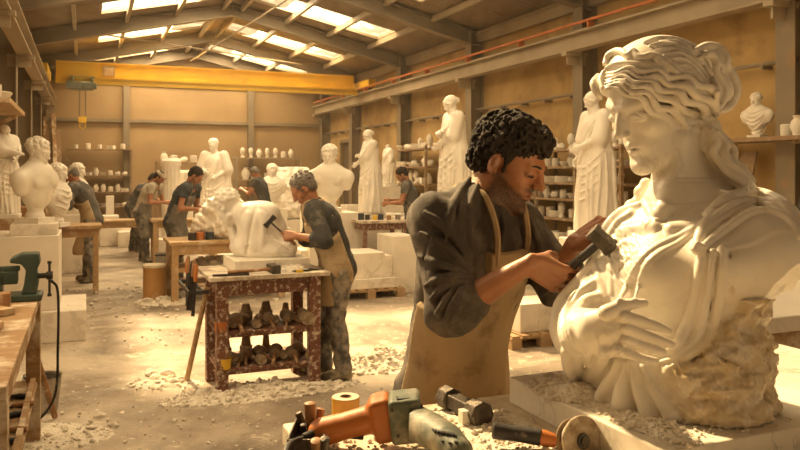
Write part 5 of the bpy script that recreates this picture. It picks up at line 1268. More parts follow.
block('pedestal of the far grey plaster statue', Vector((at(482, 200, 15.3).x, 15.3, 0)), .5, .5, at(482, 205, 15.3).z-.001, name='pedestal', cat='pedestal')
# blocks standing on the floor, each its own
def fb(label, x0, x1, ytop, ybot, d=.5, m=None, z0=0.0, rz=HR):
    Y = FPX*(EYE-z0)/(ybot-HOR); w = (x1-x0)/FPX*Y; h = (ybot-ytop)/FPX*Y; c = at((x0+x1)/2, ybot, Y); c = Vector((c.x, c.y, z0))+Vector((CU[0], CU[1], 0))*d/2
    return block(label, c, w/1.06, d, h, m, rz)
fb('tall upright marble block between the pallet and the charcoal-clad carver', 391, 420, 236, 293, .6)
p1 = fl(372, 299); pallet('pallet under the cracked marble block by the brown table', Vector((p1.x, p1.y, 0))+hall(.4, 0)*1.0, .95, .8)
b1 = Vector((p1.x, p1.y, .1255))+hall(.4, 0); block('flat sawn marble slab lying on the pallet by the brown table', b1, .8, .7, .13); block('big cracked marble block on the sawn slab by the brown table', b1+Vector((-.05, 0, .131)), .55, .6, .33)
block('smaller marble block beside the cracked block on the pallet', b1+Vector((.28*CV[0], .28*CV[1], .131)), .14, .5, .28)
p2 = fl(542, 347); c2 = Vector((p2.x, p2.y, 0))+hall(.3, 0.05); pallet('pallet holding the white block between the carver and the large bust', c2, .78, .62)
block('small white marble block on the pallet between carver and large bust', c2+Vector((.0, .0, .1255)), .46, .42, .27)
fb('pale marble block in the middle distance left of the grey-haired man', 262, 292, 228, 258, .5)
fb('stack-high marble block beyond the trolley', 300, 322, 250, 276, .6); fb('tall stone block just beyond the flat-capped man', 100, 119, 216, 246, .6); fb('narrow upright stone on the left row of blocks', 106, 114, 196, 236, .3, M['marble_far'])
fb('low stone block beside the far benches', 118, 134, 232, 247, .5); pass
fb('stone block under the shelves right of the doorway', 346, 362, 205, 236, .5); fb('grey stone block behind the brown table', 352, 380, 226, 250, .5); fb('white stone block on the floor below the pigeonhole shelf', 522, 556, 236, 272, .6)
fb('stone block at the right wall below the bearded bust', 742, 790, 205, 262, .5)
# fluted fragments
for lb, px, yt, yb, Y, r in (('tall pale fluted column fragment behind the man in the navy shirt', 171, 158, 238, 15.6, .19), ('shorter pale column fragment beside the tall fluted one', 186, 170, 238, 16.0, .15)):
    h = (yb-yt)/FPX*Y; z0 = at(px, yb, Y).z; m_ = MB(); n_ = 20; pr = []
    for z in (0, h*.92, h*.94, h): pr.append(z)
    vs = []; fs = []; N2 = 48
    for zi, z in enumerate([0, h*.9, h*.9, h*.96, h]):
        for k in range(N2):
            a = 2*math.pi*k/N2; rr = r*(1-.05*abs(math.sin(a*8))) if zi < 2 else r*(1.08 if zi < 4 else .8); vs.append((rr*math.cos(a), rr*math.sin(a), z))
    for i in range(4):
        for k in range(N2): fs.append((i*N2+k, i*N2+(k+1) % N2, (i+1)*N2+(k+1) % N2, (i+1)*N2+k))
    fs.append(tuple(range(N2))); fs.append(tuple(4*N2+k for k in range(N2)))
    solo('column_fragment', lb, 'column', MB().add(vs, fs), M['marble_far'], Vector((at(px, yb, Y).x, Y, 0.0 if False else max(z0, 0))), 0)
    block('stone footing under the %s column fragment' % ('tall' if r > .17 else 'shorter'), Vector((at(px, yb, Y).x, Y, 0)), .6, .5, max(z0, .02)-.001)
# rough sculpted lumps: reclining figure behind the bench, boulder at the back
def lump(name, label, cat, c, r, seed, h=.014, m=None, extra=(), group=None):
    c = Vector(c); e = [Vector(q[0]) for q in extra]; R_ = max(r)+.05; mx = max([R_]+[q.length+qq[1]+.08 for q, qq in zip(e, extra)])
    S = SDF(c-Vector((mx, mx, .02)), c+Vector((mx, mx, mx*1.6)), h); S.ell(c+Vector((0, 0, r[2]*.8)), r, None, .03)
    for q in extra: S.ell(c+Vector(q[0]), (q[1],)*3, None, .05)
    S.disp(wob(9/max(r), .035*max(r)*2, seed)); S.disp(wob(26/max(r), .012*max(r)*2, seed+1)); S.cut((0, 0, c.z+.001), (0, 0, -1))
    V, Q = S.mesh(); o = bpy.data.objects.new(name, np_mesh(name, V, Q, m or M['marble_far'], c)); link(o); o.location = c; return tag(o, label, cat, group)
lump('reclining_figure', 'rough white marble reclining figure behind the trolley', 'sculpture', Vector((at(214, 236, 9.6).x, 9.9, .776)), (.34, .22, .24), 5, .012, None, [((.18, 0, .45), .13), ((-.05, -.1, .42), .14), ((-.25, 0, .15), .14)])
lump('stone_boulder', 'big unworked marble boulder in front of the far shelf unit', 'boulder', Vector((at(292, 222, 18.5).x, 18.5, .5)), (.62, .5, .75), 8, .02)
block('stone stand under the big unworked boulder', Vector((at(292, 222, 18.5).x, 18.5, 0)), 1.5, 1.1, .499)
lump('stone_boulder', 'rough marble lump by the feet of the slender robed statue', 'boulder', Vector((at(395, 225, 14).x, 14.2, 0)), (.45, .4, .5), 9, .02)
bust('seated plaster figure head and shoulders left of the boulder', Vector((at(272, 210, 17.5).x, 17.5, .80)), R(190), 1.35, .018, draped=True, name='plaster_bust')
block('stand of the plaster figure left of the boulder', Vector((at(272, 210, 17.5).x, 17.5, 0)), .6, .5, .799)

# ------------------------------------------------------------------ shelving
def shelf_unit(label, u, v, w, h, levels, d=.4, wall='back', m=None, cols=None, z0=0.0):
    """wall back: w runs across the hall; wall right/left: w runs along it"""
    rz = HR if wall == 'back' else HR+R(90)
    t = thing('shelf_unit', label, 'shelf', hall(u, v, z0), rz); m = m or M['shelf']
    xs = [-w/2, w/2] if cols is None else [-w/2+w*k/cols for k in range(cols+1)]
    for x in xs:
        for y in (-d/2+.03, d/2-.03): part('upright', MB().box((x, y, (h-z0)/2), (.05, .05, h-z0)), m, t)
    for z in levels: part('shelf_board', MB().box((0, 0, z-z0-.0175), (w+.06, d, .035)), m, t, .003)
    return t
shelf_unit('three-tier shelf unit on the far wall above the flat-capped man', 24.6, .42, 1.8, 2.35, (.6, 1.05, 1.55, 2.35), .45)
shelf_unit('shelf unit on the far wall behind the men at the far benches', 24.6, 2.75, 1.35, 2.0, (.9, 1.95), .45)
shelf_unit('pale cupboard-like shelf unit on the far wall behind the boulder', 24.5, 5.55, 2.1, 2.15, (.7, 1.4, 2.12), .5, m=M['steelL'])
shelf_unit('shelf unit on the right wall beyond the tall robed statue', 16.5, 7.35, 2.0, 2.25, (.5, .95, 1.38, 1.78, 2.2), .45, 'right')
shelf_unit('long pigeonhole shelf unit on the right wall behind the carver\'s head', 10.9, 7.3, 4.4, 2.05, (.55, .9, 1.22, 1.48, 1.74, 2.02), .45, 'right', cols=4)
t = thing('wall_shelf', 'long wall shelf high on the right carrying the bearded bust', 'shelf', hall(7.15, 7.42, 2.03), HR+R(90))
part('shelf_board', MB().box((0, 0, 0), (2.7, .5, .05)), M['shelf'], t, .004)
for x in (-1.2, .0, 1.2): part('bracket', MB().bar((x, .2, -.04), (x, -.20, -.04), .04, .04).bar((x, -.22, -.02), (x, -.22, -.98), .035, .035), M['shelf'], t)
t = thing('wall_shelf', 'pale wooden shelf high on the left wall above the golden lit statue', 'shelf', hall(8.9, -.95, 2.33), HR+R(90))
part('shelf_board', MB().box((0, 0, 0), (1.9, .6, .05)), M['wood'], t, .004)
for x in (-.8, .8): part('bracket', MB().bar((x, .25, -.03), (x, -.28, -.30), .04, .04).bar((x, -.28, 0), (x, -.28, -.35), .04, .04) if False else MB().bar((x, .28, -.33), (x, -.22, -.03), .04, .04), M['wood'], t)
bust('bearded stone bust on the high right wall shelf', hall(6.62, 7.42, 2.056), R(125), .70, .007, ww=1.15, beard=True, draped=True, hp=8, mt=M['plaster'])
# little casts and pots on the shelves
def proto_set():
    P = []
    v = MB().lathe([(.0, 0), (.05, 0), (.045, .02), (.075, .09), (.06, .15), (.035, .18), (.05, .21), (.042, .21)], 18); P.append(('vase', 'vase', v, .21))
    v = MB().lathe([(0, 0), (.06, 0), (.065, .02), (.065, .13), (.055, .14), (.055, .12)], 18); P.append(('jar', 'jar', v, .14))
    v = MB().box((0, 0, .045), (.17, .12, .09)); P.append(('plaster_block', 'block', v, .09))
    v = MB().lathe([(0, 0), (.05, 0), (.055, .01), (.095, .07), (.09, .075), (.05, .02)], 18); P.append(('bowl', 'bowl', v, .075))
    v = MB().lathe([(0, 0), (.045, 0), (.04, .03), (.025, .05), (.05, .10), (.055, .15), (.04, .20), (.01, .225)], 14); P.append(('plaster_cast', 'cast', v, .225))
    v = MB(); v.rock((0, 0, .05), .075, random.Random(5), .8, 2); P.append(('stone_fragment', 'stone', v, .12))
    return [(n, c, mkmesh(n, v, M['plaster'], True), h) for n, c, v, h in P]
PS = proto_set(); srng = random.Random(21)
ORD = ['first', 'second', 'third', 'fourth', 'fifth', 'sixth', 'seventh', 'eighth', 'ninth', 'tenth', 'eleventh', 'twelfth', 'thirteenth', 'fourteenth', 'fifteenth', 'sixteenth', 'seventeenth', 'eighteenth', 'nineteenth', 'twentieth']
def fill_shelf(desc, group, u, v, w, z, n, wall='back', sc=1.0, clear=.35, kinds=None, d=.16):
    """things in a row along a board, counted from the left as one faces it"""
    for k in range(n):
        i = srng.choice(kinds or range(len(PS))); nm, ct, me, h = PS[i]; s = min(srng.uniform(.75, 1.35)*sc, clear/h)
        s = min(s, w/n*.92/.17); x = -w/2+w*(k+.5)/n; y = srng.uniform(-d/2, d/2)*.6
        o = bpy.data.objects.new(nm, me); link(o); o.location = hall(u+y, v+x, z+.0008) if wall == 'back' else hall(u-x, v+y, z+.0008); o.rotation_euler = (0, 0, srng.uniform(-.3, .3)); o.scale = (s, s, s)
        words_ = {'vase': 'pale stone vase', 'jar': 'squat pale jar', 'plaster_block': 'plaster block', 'bowl': 'pale bowl', 'plaster_cast': 'slim plaster study', 'stone_fragment': 'carved stone lump'}
        tag(o, '%s, %s from the left on %s' % (words_[nm], ORD[k], desc), ct, 'small casts and pots on %s' % group)
for z, cl, tx in ((2.35, .4, 'top board'), (1.55, .5, 'second board'), (1.05, .4, 'third board'), (.6, .4, 'lowest board')): fill_shelf('the %s of the three-tier far shelf' % tx, 'the three-tier far shelf', 24.6, .42, 1.65, z, 8 if z != 2.35 else 5, 'back', 1.3 if z != 2.35 else .9, cl)
fill_shelf('the shelf behind the far bench workers', 'the shelf behind the far bench workers', 24.6, 2.75, 1.2, 1.95, 4, 'back', 2.0, .6)
fill_shelf('top of the shelf unit behind the boulder', 'top of the shelf unit behind the boulder', 24.5, 5.55, 1.9, 2.12, 7, 'back', 2.3, .6, (0, 1, 4, 4)); fill_shelf('the inside of the unit behind the boulder', 'the inside of the unit behind the boulder', 24.5, 5.55, 1.8, 1.4, 5, 'back', 1.8, .5)
for z, cl, tx in ((2.2, .5, 'top'), (1.78, .33, 'second'), (1.38, .33, 'third'), (.95, .33, 'fourth')): fill_shelf('the %s board beyond the tall robed statue' % tx, 'the shelf beyond the tall robed statue', 16.5, 7.33, 1.9, z, 7, 'right', 1.4, cl)
for z, cl, tx in ((2.02, .4, 'top'), (1.74, .22, 'second'), (1.48, .20, 'third'), (1.22, .2, 'fourth'), (.9, .26, 'fifth'), (.55, .3, 'lowest')): fill_shelf('the %s row of the pigeonhole shelf' % tx, 'the pigeonhole shelf', 10.9, 7.28, 4.3, z, 20, 'right', 1.15, cl)
fill_shelf('the shelf, right of the bearded bust', 'the high wall shelf', 6.12, 7.4, .4, 2.056, 2, 'right', 1.15, .5, (0, 1)); fill_shelf('the shelf, left of the bearded bust', 'the high wall shelf', 7.9, 7.4, .8, 2.056, 2, 'right', 1.0, .5, (5, 3))
fill_shelf('the high left wall shelf', 'the high left wall shelf', 8.9, -.95, 1.5, 2.356, 4, 'right', 1.6, .5)
# planks leaning in the corner and on the right wall
for k, (v, ln, tilt) in enumerate(((-1.1, 3.0, .15), (-.98, 3.3, .2), (-.86, 3.1, .15), (-.74, 3.4, .22), (-.62, 2.9, .2))):
    c = hall(23.9-.05*k, v, 0); solo('leaning_plank', ['shortest grey plank leaning at the far left corner', 'tall brown plank leaning second from the far left corner', 'narrow plank in the middle of the far left corner row', 'longest plank leaning in the far left corner', 'plank leaning nearest the three-tier shelf'][k], 'plank',
         MB().bar((0, 0, 0.06), (-tilt*.5, .75, ln), .11, .035), [M['shelf'], M['woodh']][k % 2], c, HR, 'planks in the far left corner')
for k, (u, ln) in enumerate(((6.75, 1.9), (5.85, 1.6), (5.2, 1.4))):
    solo('leaning_board', ['tallest dark board leaning on the right wall column', 'dark board leaning beside the tallest one at the right wall', 'short dark board at the front of the leaning boards'][k], 'board', MB().bar((0, 0, .03), (.45, 0, ln), .22, .03), M['dark'] if k else M['shelf'], hall(u, 7.0-.05*k, 0), HR, 'boards leaning on the right wall')
# ------------------------------------------------------------------ drums, crates, poles
t = thing('fibre_drum', 'tan fibre drum with pale lid on the floor by the pale timber bench', 'drum', fl(152, 300)+Vector((0, .1, 0)))
part('body', MB().lathe([(.0, 0), (.143, 0), (.146, .01), (.146, .015), (.143, .02), (.143, .40), (.147, .405), (.147, .415)], 32), M['drum'], t, smooth=True); part('lid', MB().lathe([(0, .415), (.152, .415), (.152, .445), (.146, .45), (0, .45)], 32), M['paper'], t, smooth=True)
t = thing('plastic_crate', 'grey plastic crate on the floor beside the tan drum', 'crate', fl(168, 268), .2); b = MB(); b.b2((-.19, -.13, 0), (.19, .13, .02)); b.b2((-.19, -.13, 0), (.19, -.115, .24)); b.b2((-.19, .115, 0), (.19, .13, .24)); b.b2((-.19, -.13, 0), (-.175, .13, .24)); b.b2((.175, -.13, 0), (.19, .13, .24))
part('body', b, mat('crate_grey', (.26, .23, .19), (.2, .18, .15), .6), t, .006); part('rim', MB().b2((-.2, -.14, .225), (.2, -.125, .25)).b2((-.2, .125, .225), (.2, .14, .25)).b2((-.2, -.14, .225), (-.185, .14, .25)).b2((.185, -.14, .225), (.2, .14, .25)), M['dark'], t)
t = thing('bucket', 'dented metal bucket under the end of the left bench', 'bucket', fl(42, 411)); part('body', MB().lathe([(0, 0), (.10, 0), (.125, .24), (.13, .245), (.118, .24), (.094, .012)], 28), M['chrome'], t, smooth=True)
part('handle', MB().tube([(.125*math.cos(a), 0, .24-.03*math.sin(a)) if False else (.126*math.cos(a), -.04*math.sin(a), .24+.03*math.sin(a)) for a in np.linspace(0, math.pi, 12)], .004, 6), M['dark'], t)
solo('wooden_box', 'orange-brown wooden box at the left edge beside the curly-haired bust', 'box', MB().b2((-.25, -.22, 0), (.25, .22, .62)), M['handle'], Vector((at(0, 0, 9.3).x+.16, 9.3, .60)), HR, bevel=.01)
block('stone stand under the orange-brown box', Vector((at(0, 0, 9.3).x+.16, 9.3, 0)), .56, .5, .599, M['woodh'], cat='stand', name='box_stand')
def pole(label, a, b, r=.015, m=None, name='wooden_pole', cat='pole', w=None):
    a = Vector(a); b = Vector(b); mb = MB().tube([Vector((0, 0, 0)), (b-a)*.5, b-a], [r, r*.95, r*.9], 10)
    return solo(name, label, cat, mb, m or M['handle'], a, 0, smooth=True)
pole('brown wooden pole leaning against the end of the left bench', fl(55, 419)+Vector((0, 0, .016)), at(25, 318, 4.62), .020)
pole('pale wooden prop leaning against the left side of the trolley', fl(187, 382)+Vector((0, 0, .02)), at(207, 288, 5.6), .021, M['wood'])
# tool rack at the left of the trolley
tk = thing('tool_rack', 'metal rack of rasps hooked on the left side of the trolley', 'rack', hall(5.85, .79, .78), HR)
part('rail', MB().bar((0, -.30, 0), (0, .30, 0), .012, .03).bar((-.10, -.30, 0), (-.10, .30, 0), .012, .03).bar((-.10, -.30, 0), (.04, -.30, 0), .012, .03).bar((-.10, .30, 0), (.04, .30, 0), .012, .03).bar((-.10, -.30, 0), (-.10, -.30, 0.001), .01, .01), M['dark'], tk)
def make_rasp(label, m, ln=.34, group='rasps in the trolley rack'):
    t = thing('rasp', label, 'rasp', (0, 0, 0), 0, group); part('handle', MB().tube([(0, 0, .02), (0, 0, .05), (0, 0, .11), (0, 0, .15)], [.012, .016, .015, .010], 10), m, t, smooth=True); part('blade', MB().box((0, 0, -.10), (.024, .008, ln*.75)), M['dark'], t); return t
for k, (y, m, lb) in enumerate(((-.24, M['orange'], 'orange-handled rasp at the front of the trolley rack'), (-.12, M['handle'], 'brown-handled rasp second from the front of the trolley rack'), (0, M['rubber'], 'black-handled rasp in the middle of the trolley rack'), (.12, M['handle'], 'brown-handled rasp second from the back of the trolley rack'), (.23, M['orange'], 'orange-handled rasp at the back of the trolley rack'))):
    r_ = make_rasp(lb, m); r_.location = hall(5.85+y, .74, .83+.02*(k % 2)); r_.rotation_euler = (.06*(k % 3-1), .08, HR+.3*k)
# ------------------------------------------------------------------ mallets and stones on the trolley shelves
def mallet(label='', group=None):
    t = thing('mallet', label, 'mallet', (0, 0, 0), 0, group)
    part('head', MB().lathe([(0, 0), (.036, 0), (.05, .02), (.058, .12), (.045, .15), (0, .155)], 20, rot=Matrix.Rotation(R(90), 3, 'Y'), c=(0, 0, .058)), M['mallet'], t, smooth=True)
    part('handle', MB().tube([(0, 0, .058), (-.05, 0, .045), (-.12, 0, .03), (-.19, 0, .02)], [.014, .012, .015, .016], 10), M['handle'], t, smooth=True); return t
M['mallet'] = mat('worn_mallet_wood', (.30, .215, .13), (.20, .14, .085), .75, scale=14, bump=.3, c3=(.5, .42, .32), thr=.6, s3=12)
mp_ = mallet('wooden mallet, first from the left on the upper trolley shelf', 'mallets on the upper trolley shelf')
ug, vg = 5.80, 1.27; rr = random.Random(9)
spots = []
for z, n in ((.482, 12), (.212, 11)):
    for k in range(n): spots.append((ug-.17+.10*(k % 2)+rr.uniform(-.02, .02), vg-.34+.68*k/(n-1), z, (-1.57 if k % 3 == 1 else 1.57)+rr.uniform(-.35, .35)+HR))
for k, (u, v, z, a) in enumerate(spots):
    lb = 'wooden mallet, %s from the left on the %s trolley shelf' % (ORD[k if z > .3 else k-12], 'upper' if z > .3 else 'lower'); gp = 'mallets on the %s trolley shelf' % ('upper' if z > .3 else 'lower')
    if k == 0: mp_.location = hall(u, v, z); mp_.rotation_euler = (0, 0, a); mp_.scale = (.75,)*3
    else: q = dup(mp_, hall(u, v, z), a, lb, gp, rr.uniform(.6, .95))
bar_ = []
def simple(name, label, cat, mb, m, loc, rz=0, group=None, smooth=True, bevel=0): return solo(name, label, cat, mb, m, loc, rz, group, bevel, smooth)
for k in range(7):
    z = .482 if k < 4 else .212; up_ = 'upper' if k < 4 else 'lower'; s = rr.uniform(.035, .052)
    b = MB().lathe([(0, 0), (s, 0), (s*1.02, s*1.2), (s*.8, s*1.35), (s*.55, s*2.1+.01*k), (s*.4, s*2.2+.01*k), (0, s*2.2+.01*k)], 16); simple('stone_plug', 'upright grey-brown plug, %s from the left at the back of the %s trolley shelf' % (ORD[k % 4], up_), 'stone', b, M['mallet'], hall(ug+.16, vg-.25+.16*(k % 4), z), 0, 'stone plugs on the %s trolley shelf' % up_)
for (px_, z, lb) in ((-.37, .482, 'upper'), (-.35, .212, 'lower')):
    simple('orange_tub', 'small orange tub at the left end of the %s trolley shelf' % lb, 'tub', MB().lathe([(0, 0), (.045, 0), (.052, .075), (.055, .08), (.047, .075), (.04, .01)], 20), M['orange'] if z > .3 else M['yellow'], hall(ug-.25, vg+px_+.02, z))
# tools on top of the trolley
zt = .8955
def club_hammer(label, c, rz, L=.26, hs=1.0, group=None):
    t = thing('club_hammer', label, 'hammer', c, rz, group); part('handle', MB().tube([(0, 0, .024*hs), (-L*.5, 0, .020*hs), (-L, 0, .018*hs)], [.011, .013, .015], 10), M['handle'], t, smooth=True)
    h = MB(); h.box((0, 0, .024*hs), (.045*hs, .075*hs, .045*hs)); h.box((0, .045*hs, .024*hs), (.048*hs, .03*hs, .048*hs)); h.box((0, -.045*hs, .024*hs), (.048*hs, .03*hs, .048*hs)); part('head', h, M['iron'], t, .004); return t
club_hammer('club hammer with dark square head lying on the trolley top', hall(5.53, 1.30, zt), HR+R(4), .34, 1.35)
simple('steel_bar', 'flat dark steel bar lying at the left of the trolley top', 'bar', MB().box((0, 0, .008), (.26, .03, .014)), M['dark'], hall(5.50, .98, zt), HR-.1)
for k, (v, a, lb) in enumerate(((1.55, .1, 'thin point chisel nearest the right edge of the trolley top'), (1.60, -.15, 'second thin chisel at the right of the trolley top'), (1.50, .35, 'short chisel beside the dust heap on the trolley top'))):
    simple('chisel', lb, 'chisel', MB().tube([(-.11, 0, .008), (-.02, 0, .008), (.10, 0, .007)], [.008, .0065, .004], 8), M['dark'], hall(5.52+.05*k, v, zt), HR+a, 'chisels on the trolley top')
simple('yellow_chalk', 'small yellow chalk block beside the club hammer on the trolley', 'chalk', MB().box((0, 0, .01), (.05, .02, .02)), M['yellow'], hall(5.49, 1.49, zt), HR, smooth=False)
# ------------------------------------------------------------------ heaps of chips and dust
def heap(label, c, rx, ry, h, n, rs, seed, name='marble_rubble', m=None, lobes=5, rz=0.0, mound=True):
    """one heap: a dust mound with chips bedded in it"""
    rng = random.Random(seed); mb = MB(); L = [(rng.uniform(-.6, .6)*rx, rng.uniform(-.6, .6)*ry, rng.uniform(.35, .6), rng.uniform(.5, 1)) for _ in range(lobes)]
    def H(x, y):
        e = max(0, 1-(x/rx)**2-(y/ry)**2); v = 0
        for a, b, s, w in L: v = max(v, w*math.exp(-(((x-a)/(s*rx))**2+((y-b)/(s*ry))**2)))
        return h*v*min(1, e*2.2)*(1+.18*math.sin(x*60/rx*.3+y*17/ry))
    if mound:
        n1 = 26; vs = []; fs = []
        for i in range(n1+1):
            for j in range(n1+1):
                x = -rx+2*rx*i/n1; y = -ry+2*ry*j/n1; vs.append((x, y, H(x, y)+.0012 if (x/rx)**2+(y/ry)**2 < 1 else -.0))
        for i in range(n1):
            for j in range(n1):
                q = [(i*(n1+1)+j), ((i+1)*(n1+1)+j), ((i+1)*(n1+1)+j+1), (i*(n1+1)+j+1)]
                x = -rx+2*rx*(i+.5)/n1; y = -ry+2*ry*(j+.5)/n1
                if (x/rx)**2+(y/ry)**2 < 1: fs.append(tuple(q))
        mb.add(vs, fs)
    for k in range(n):
        a = rng.uniform(0, 6.28); q = math.sqrt(rng.random())*1.05; x, y = rx*q*math.cos(a), ry*q*math.sin(a); r = rs*rng.choice((.35, .5, .5, .7, 1.0))*rng.uniform(.8, 1.2); mb.rock((x, y, H(x, y)+r*.28), r, rng, .7, 1)
    return solo(name, label, 'rubble', mb, m or M['chips'], c, rz, kind='stuff')
def cfl(px, py): return fl(px, py)
heap('long heap of marble chips and dust on the floor in front of the trolley', cfl(265, 392), .74, .22, .085, 520, .024, 1, rz=HA)
heap('heap of pale marble chips on the floor right of the grey-haired man', cfl(372, 362)+Vector((.15, 0, 0)), .55, .36, .12, 420, .028, 2, rz=HA)
heap('scattered marble chips on the floor left of the trolley', cfl(165, 384), .30, .15, .03, 70, .025, 3)
heap('chips and dust on the floor at the foot of the left bench', cfl(40, 436), .45, .25, .02, 160, .018, 4)
heap('broken stone pieces on the floor under the pale timber bench', cfl(165, 303), .35, .2, .06, 60, .05, 5)
heap('dust heap with chips on the right part of the trolley top', hall(5.60, 1.47, zt), .12, .09, .05, 60, .014, 6)
heap('pale dust film on the front of the trolley top', hall(5.58, 1.15, zt), .30, .10, .008, 50, .008, 7)
heap('pale marble chips scattered over the open floor in the middle of the hall', cfl(230, 415), 1.6, .9, .012, 130, .016, 8, mound=False)
heap('marble chips scattered on the floor near the camera at the left', cfl(110, 425), 1.0, .5, .01, 80, .016, 18, mound=False)
heap('small chips scattered on the floor beside the stepped plinth', cfl(130, 340), 1.4, .6, .01, 70, .018, 19, mound=False)
heap('small chips scattered on the floor in the distance', cfl(150, 300), 1.6, 1.6, .01, 150, .03, 20, mound=False)
heap('rubble on the lower shelf of the pale timber bench', hall(10.1, 1.72, .432), .5, .25, .10, 60, .06, 21, lobes=3)
zs = 1.1275
heap('golden lit heap of marble crumbs on the slab left of the large bust', hall(1.50, 1.10, zs), .115, .12, .030, 420, .0085, 9, rz=HA)
heap('marble crumbs along the front edge of the slab before the large bust', hall(1.27, 1.075, zs), .055, .17, .012, 330, .0065, 10, rz=HA)
heap('fine crumbs on the slab in front of the rough part of the large bust', hall(1.16, 1.22, zs), .16, .05, .004, 140, .005, 11, rz=HA, mound=False)
zw = 1.0605
heap('marble crumbs spread over the work table behind the tools', hall(1.50, .82, zw), .15, .18, .012, 420, .0085, 12, rz=HA)
heap('broken marble chips on the work table in front of the slab', hall(1.20, .90, zw), .09, .20, .010, 300, .010, 13, rz=HA)
heap('marble crumbs on the work table around the tape roll', hall(1.45, .62, zw), .15, .13, .006, 160, .008, 14, rz=HA, mound=False)
for k, (px, py, r) in enumerate(((150, 375, .05), (155, 380, .05), (168, 376, .06), (172, 384, .05), (101, 417, .035), (91, 430, .04), (77, 441, .03))):
    lb = ['pale stone chunk left in the group by the trolley', 'pale stone chunk at the front of the group by the trolley', 'largest pale stone chunk by the trolley', 'pale stone chunk nearest the trolley prop', 'flat white stone chip on the open floor', 'long white stone chip nearer the left bench', 'small white chip nearest the bench end'][k]
    simple('stone_chunk', lb, 'stone', MB().rock((0, 0, r*.45), r, random.Random(k+40), .7 if k < 4 else .4, 2), M['chips'], fl(px, py), k, 'loose stone chunks on the floor', smooth=False)
# ------------------------------------------------------------------ vice and the things on the left bench
zb = .9005
vc = thing('bench_vice', 'dark green bench vice with long spindle at the far end of the left bench', 'vice', hall(4.92, -.36, zb), HR+R(0))
b = MB(); b.box((-.10, 0, .02), (.46, .20, .04)); b.box((-.16, 0, .09), (.16, .11, .12)); part('base', b, M['green'], vc, .008)
prof = [(.02, .04), (.10, .04), (.11, .10), (.10, .17), (.12, .22), (.11, .275), (.02, .275), (-.035, .25), (-.04, .225), (.02, .215), (.045, .18), (.035, .10)]
part('jaw', MB().prism(prof, -.075, .075), M['green'], vc, .008)
part('slide', MB().box((-.22, 0, .135), (.44, .085, .075)).box((-.22, 0, .185), (.46, .05, .03)), M['green'], vc, .006)
sp = MB().tube([(.09, 0, .135), (.17, 0, .135)], .016, 12).tube([(.15, 0, .135), (.185, 0, .135)], .024, 12); spo = part('spindle', sp, M['dark'], vc, smooth=True)
part('handle_bar', MB().tube([(.167, 0, .02), (.167, 0, .21)], .007, 8).tube([(.167, 0, .205), (.167, 0, .22)], .012, 8).tube([(.167, 0, .01), (.167, 0, .025)], .012, 8), M['dark'], spo, smooth=True)
part('clamp', MB().box((.05, 0, -.05), (.05, .06, .10)).box((.05, 0, -.12), (.02, .02, .10)), M['dark'], vc, .004) if False else None
simple('wooden_block', 'orange-brown wooden block lying beside the green vice', 'block', MB().box((0, 0, .05), (.26, .09, .10)), M['handle'], hall(4.55, -.50, zb), HR, smooth=False, bevel=.004)
simple('black_cable', 'black cable hanging from the vice down in front of the stepped plinth', 'cable', MB().tube(spline([hall(4.96, -.185, 1.00), hall(4.99, -.15, .92), hall(5.0, -.15, .6), hall(5.03, -.17, .28), hall(5.2, -.3, .08), hall(5.5, -.45, .03)], 30), .008, 8), M['rubber'], (0, 0, 0))
for k, (u, v, L) in enumerate(((4.2, -.55, .3), (3.9, -.42, .34), (3.7, -.7, .28), (4.45, -.45, .2))):
    simple('wooden_offcut', ['offcut of wood lying behind on the left bench', 'long offcut near the edge of the left bench', 'thick offcut nearest the camera on the left bench', 'short offcut by the block on the left bench'][k], 'offcut', MB().box((0, 0, .02), (.07+.02*k, L, .035)), M['wood'], hall(u, v, zb), HR+.4*k-.5, 'offcuts on the left bench', smooth=False, bevel=.002)
zl = .372
for k, (u, v, L) in enumerate(((4.75, -.42, .30), (4.55, -.40, .34), (4.35, -.42, .30), (4.15, -.40, .36), (3.95, -.42, .3), (4.65, -.62, .3), (3.75, -.42, .32))):
    t = thing('rasp', ['flat file at the far end of the left bench shelf', 'rasp next to the far file on the left bench shelf', 'third file from the far end of the bench shelf', 'long file in the middle of the bench shelf', 'rasp before the long file on the bench shelf', 'file lying behind the others on the bench shelf', 'nearest file on the bench shelf'][k], 'file', hall(u, v, zl), HR+R(90)+.35*(k % 3-1), 'files on the left bench shelf')
    part('blade', MB().box((.0, .06, .008), (.026, L*.6, .008)), M['iron'], t); part('handle', MB().tube([(0, -L*.42, .016), (0, -L*.3, .016), (0, -L*.1, .014)], [.014, .017, .010], 10), M['handle'] if k % 2 else M['rubber'], t, smooth=True)
for k, (u, v, w, h) in enumerate(((4.80, -.80, .26, .22), (4.55, -.82, .22, .12))):
    simple('cardboard_box', ['tan box at the back of the left bench shelf', 'low tan box in front of the taller one on the left bench shelf'][k], 'box', MB().box((0, 0, h/2), (w, .2, h)), M['drum'], hall(u, v, zl), HR+.1, smooth=False, bevel=.003)
simple('paint_tin', 'small tin standing between the boxes on the left bench shelf', 'tin', MB().lathe([(0, 0), (.05, 0), (.05, .11), (.053, .115), (0, .115)], 20), M['chrome'], hall(4.30, -.78, zl))
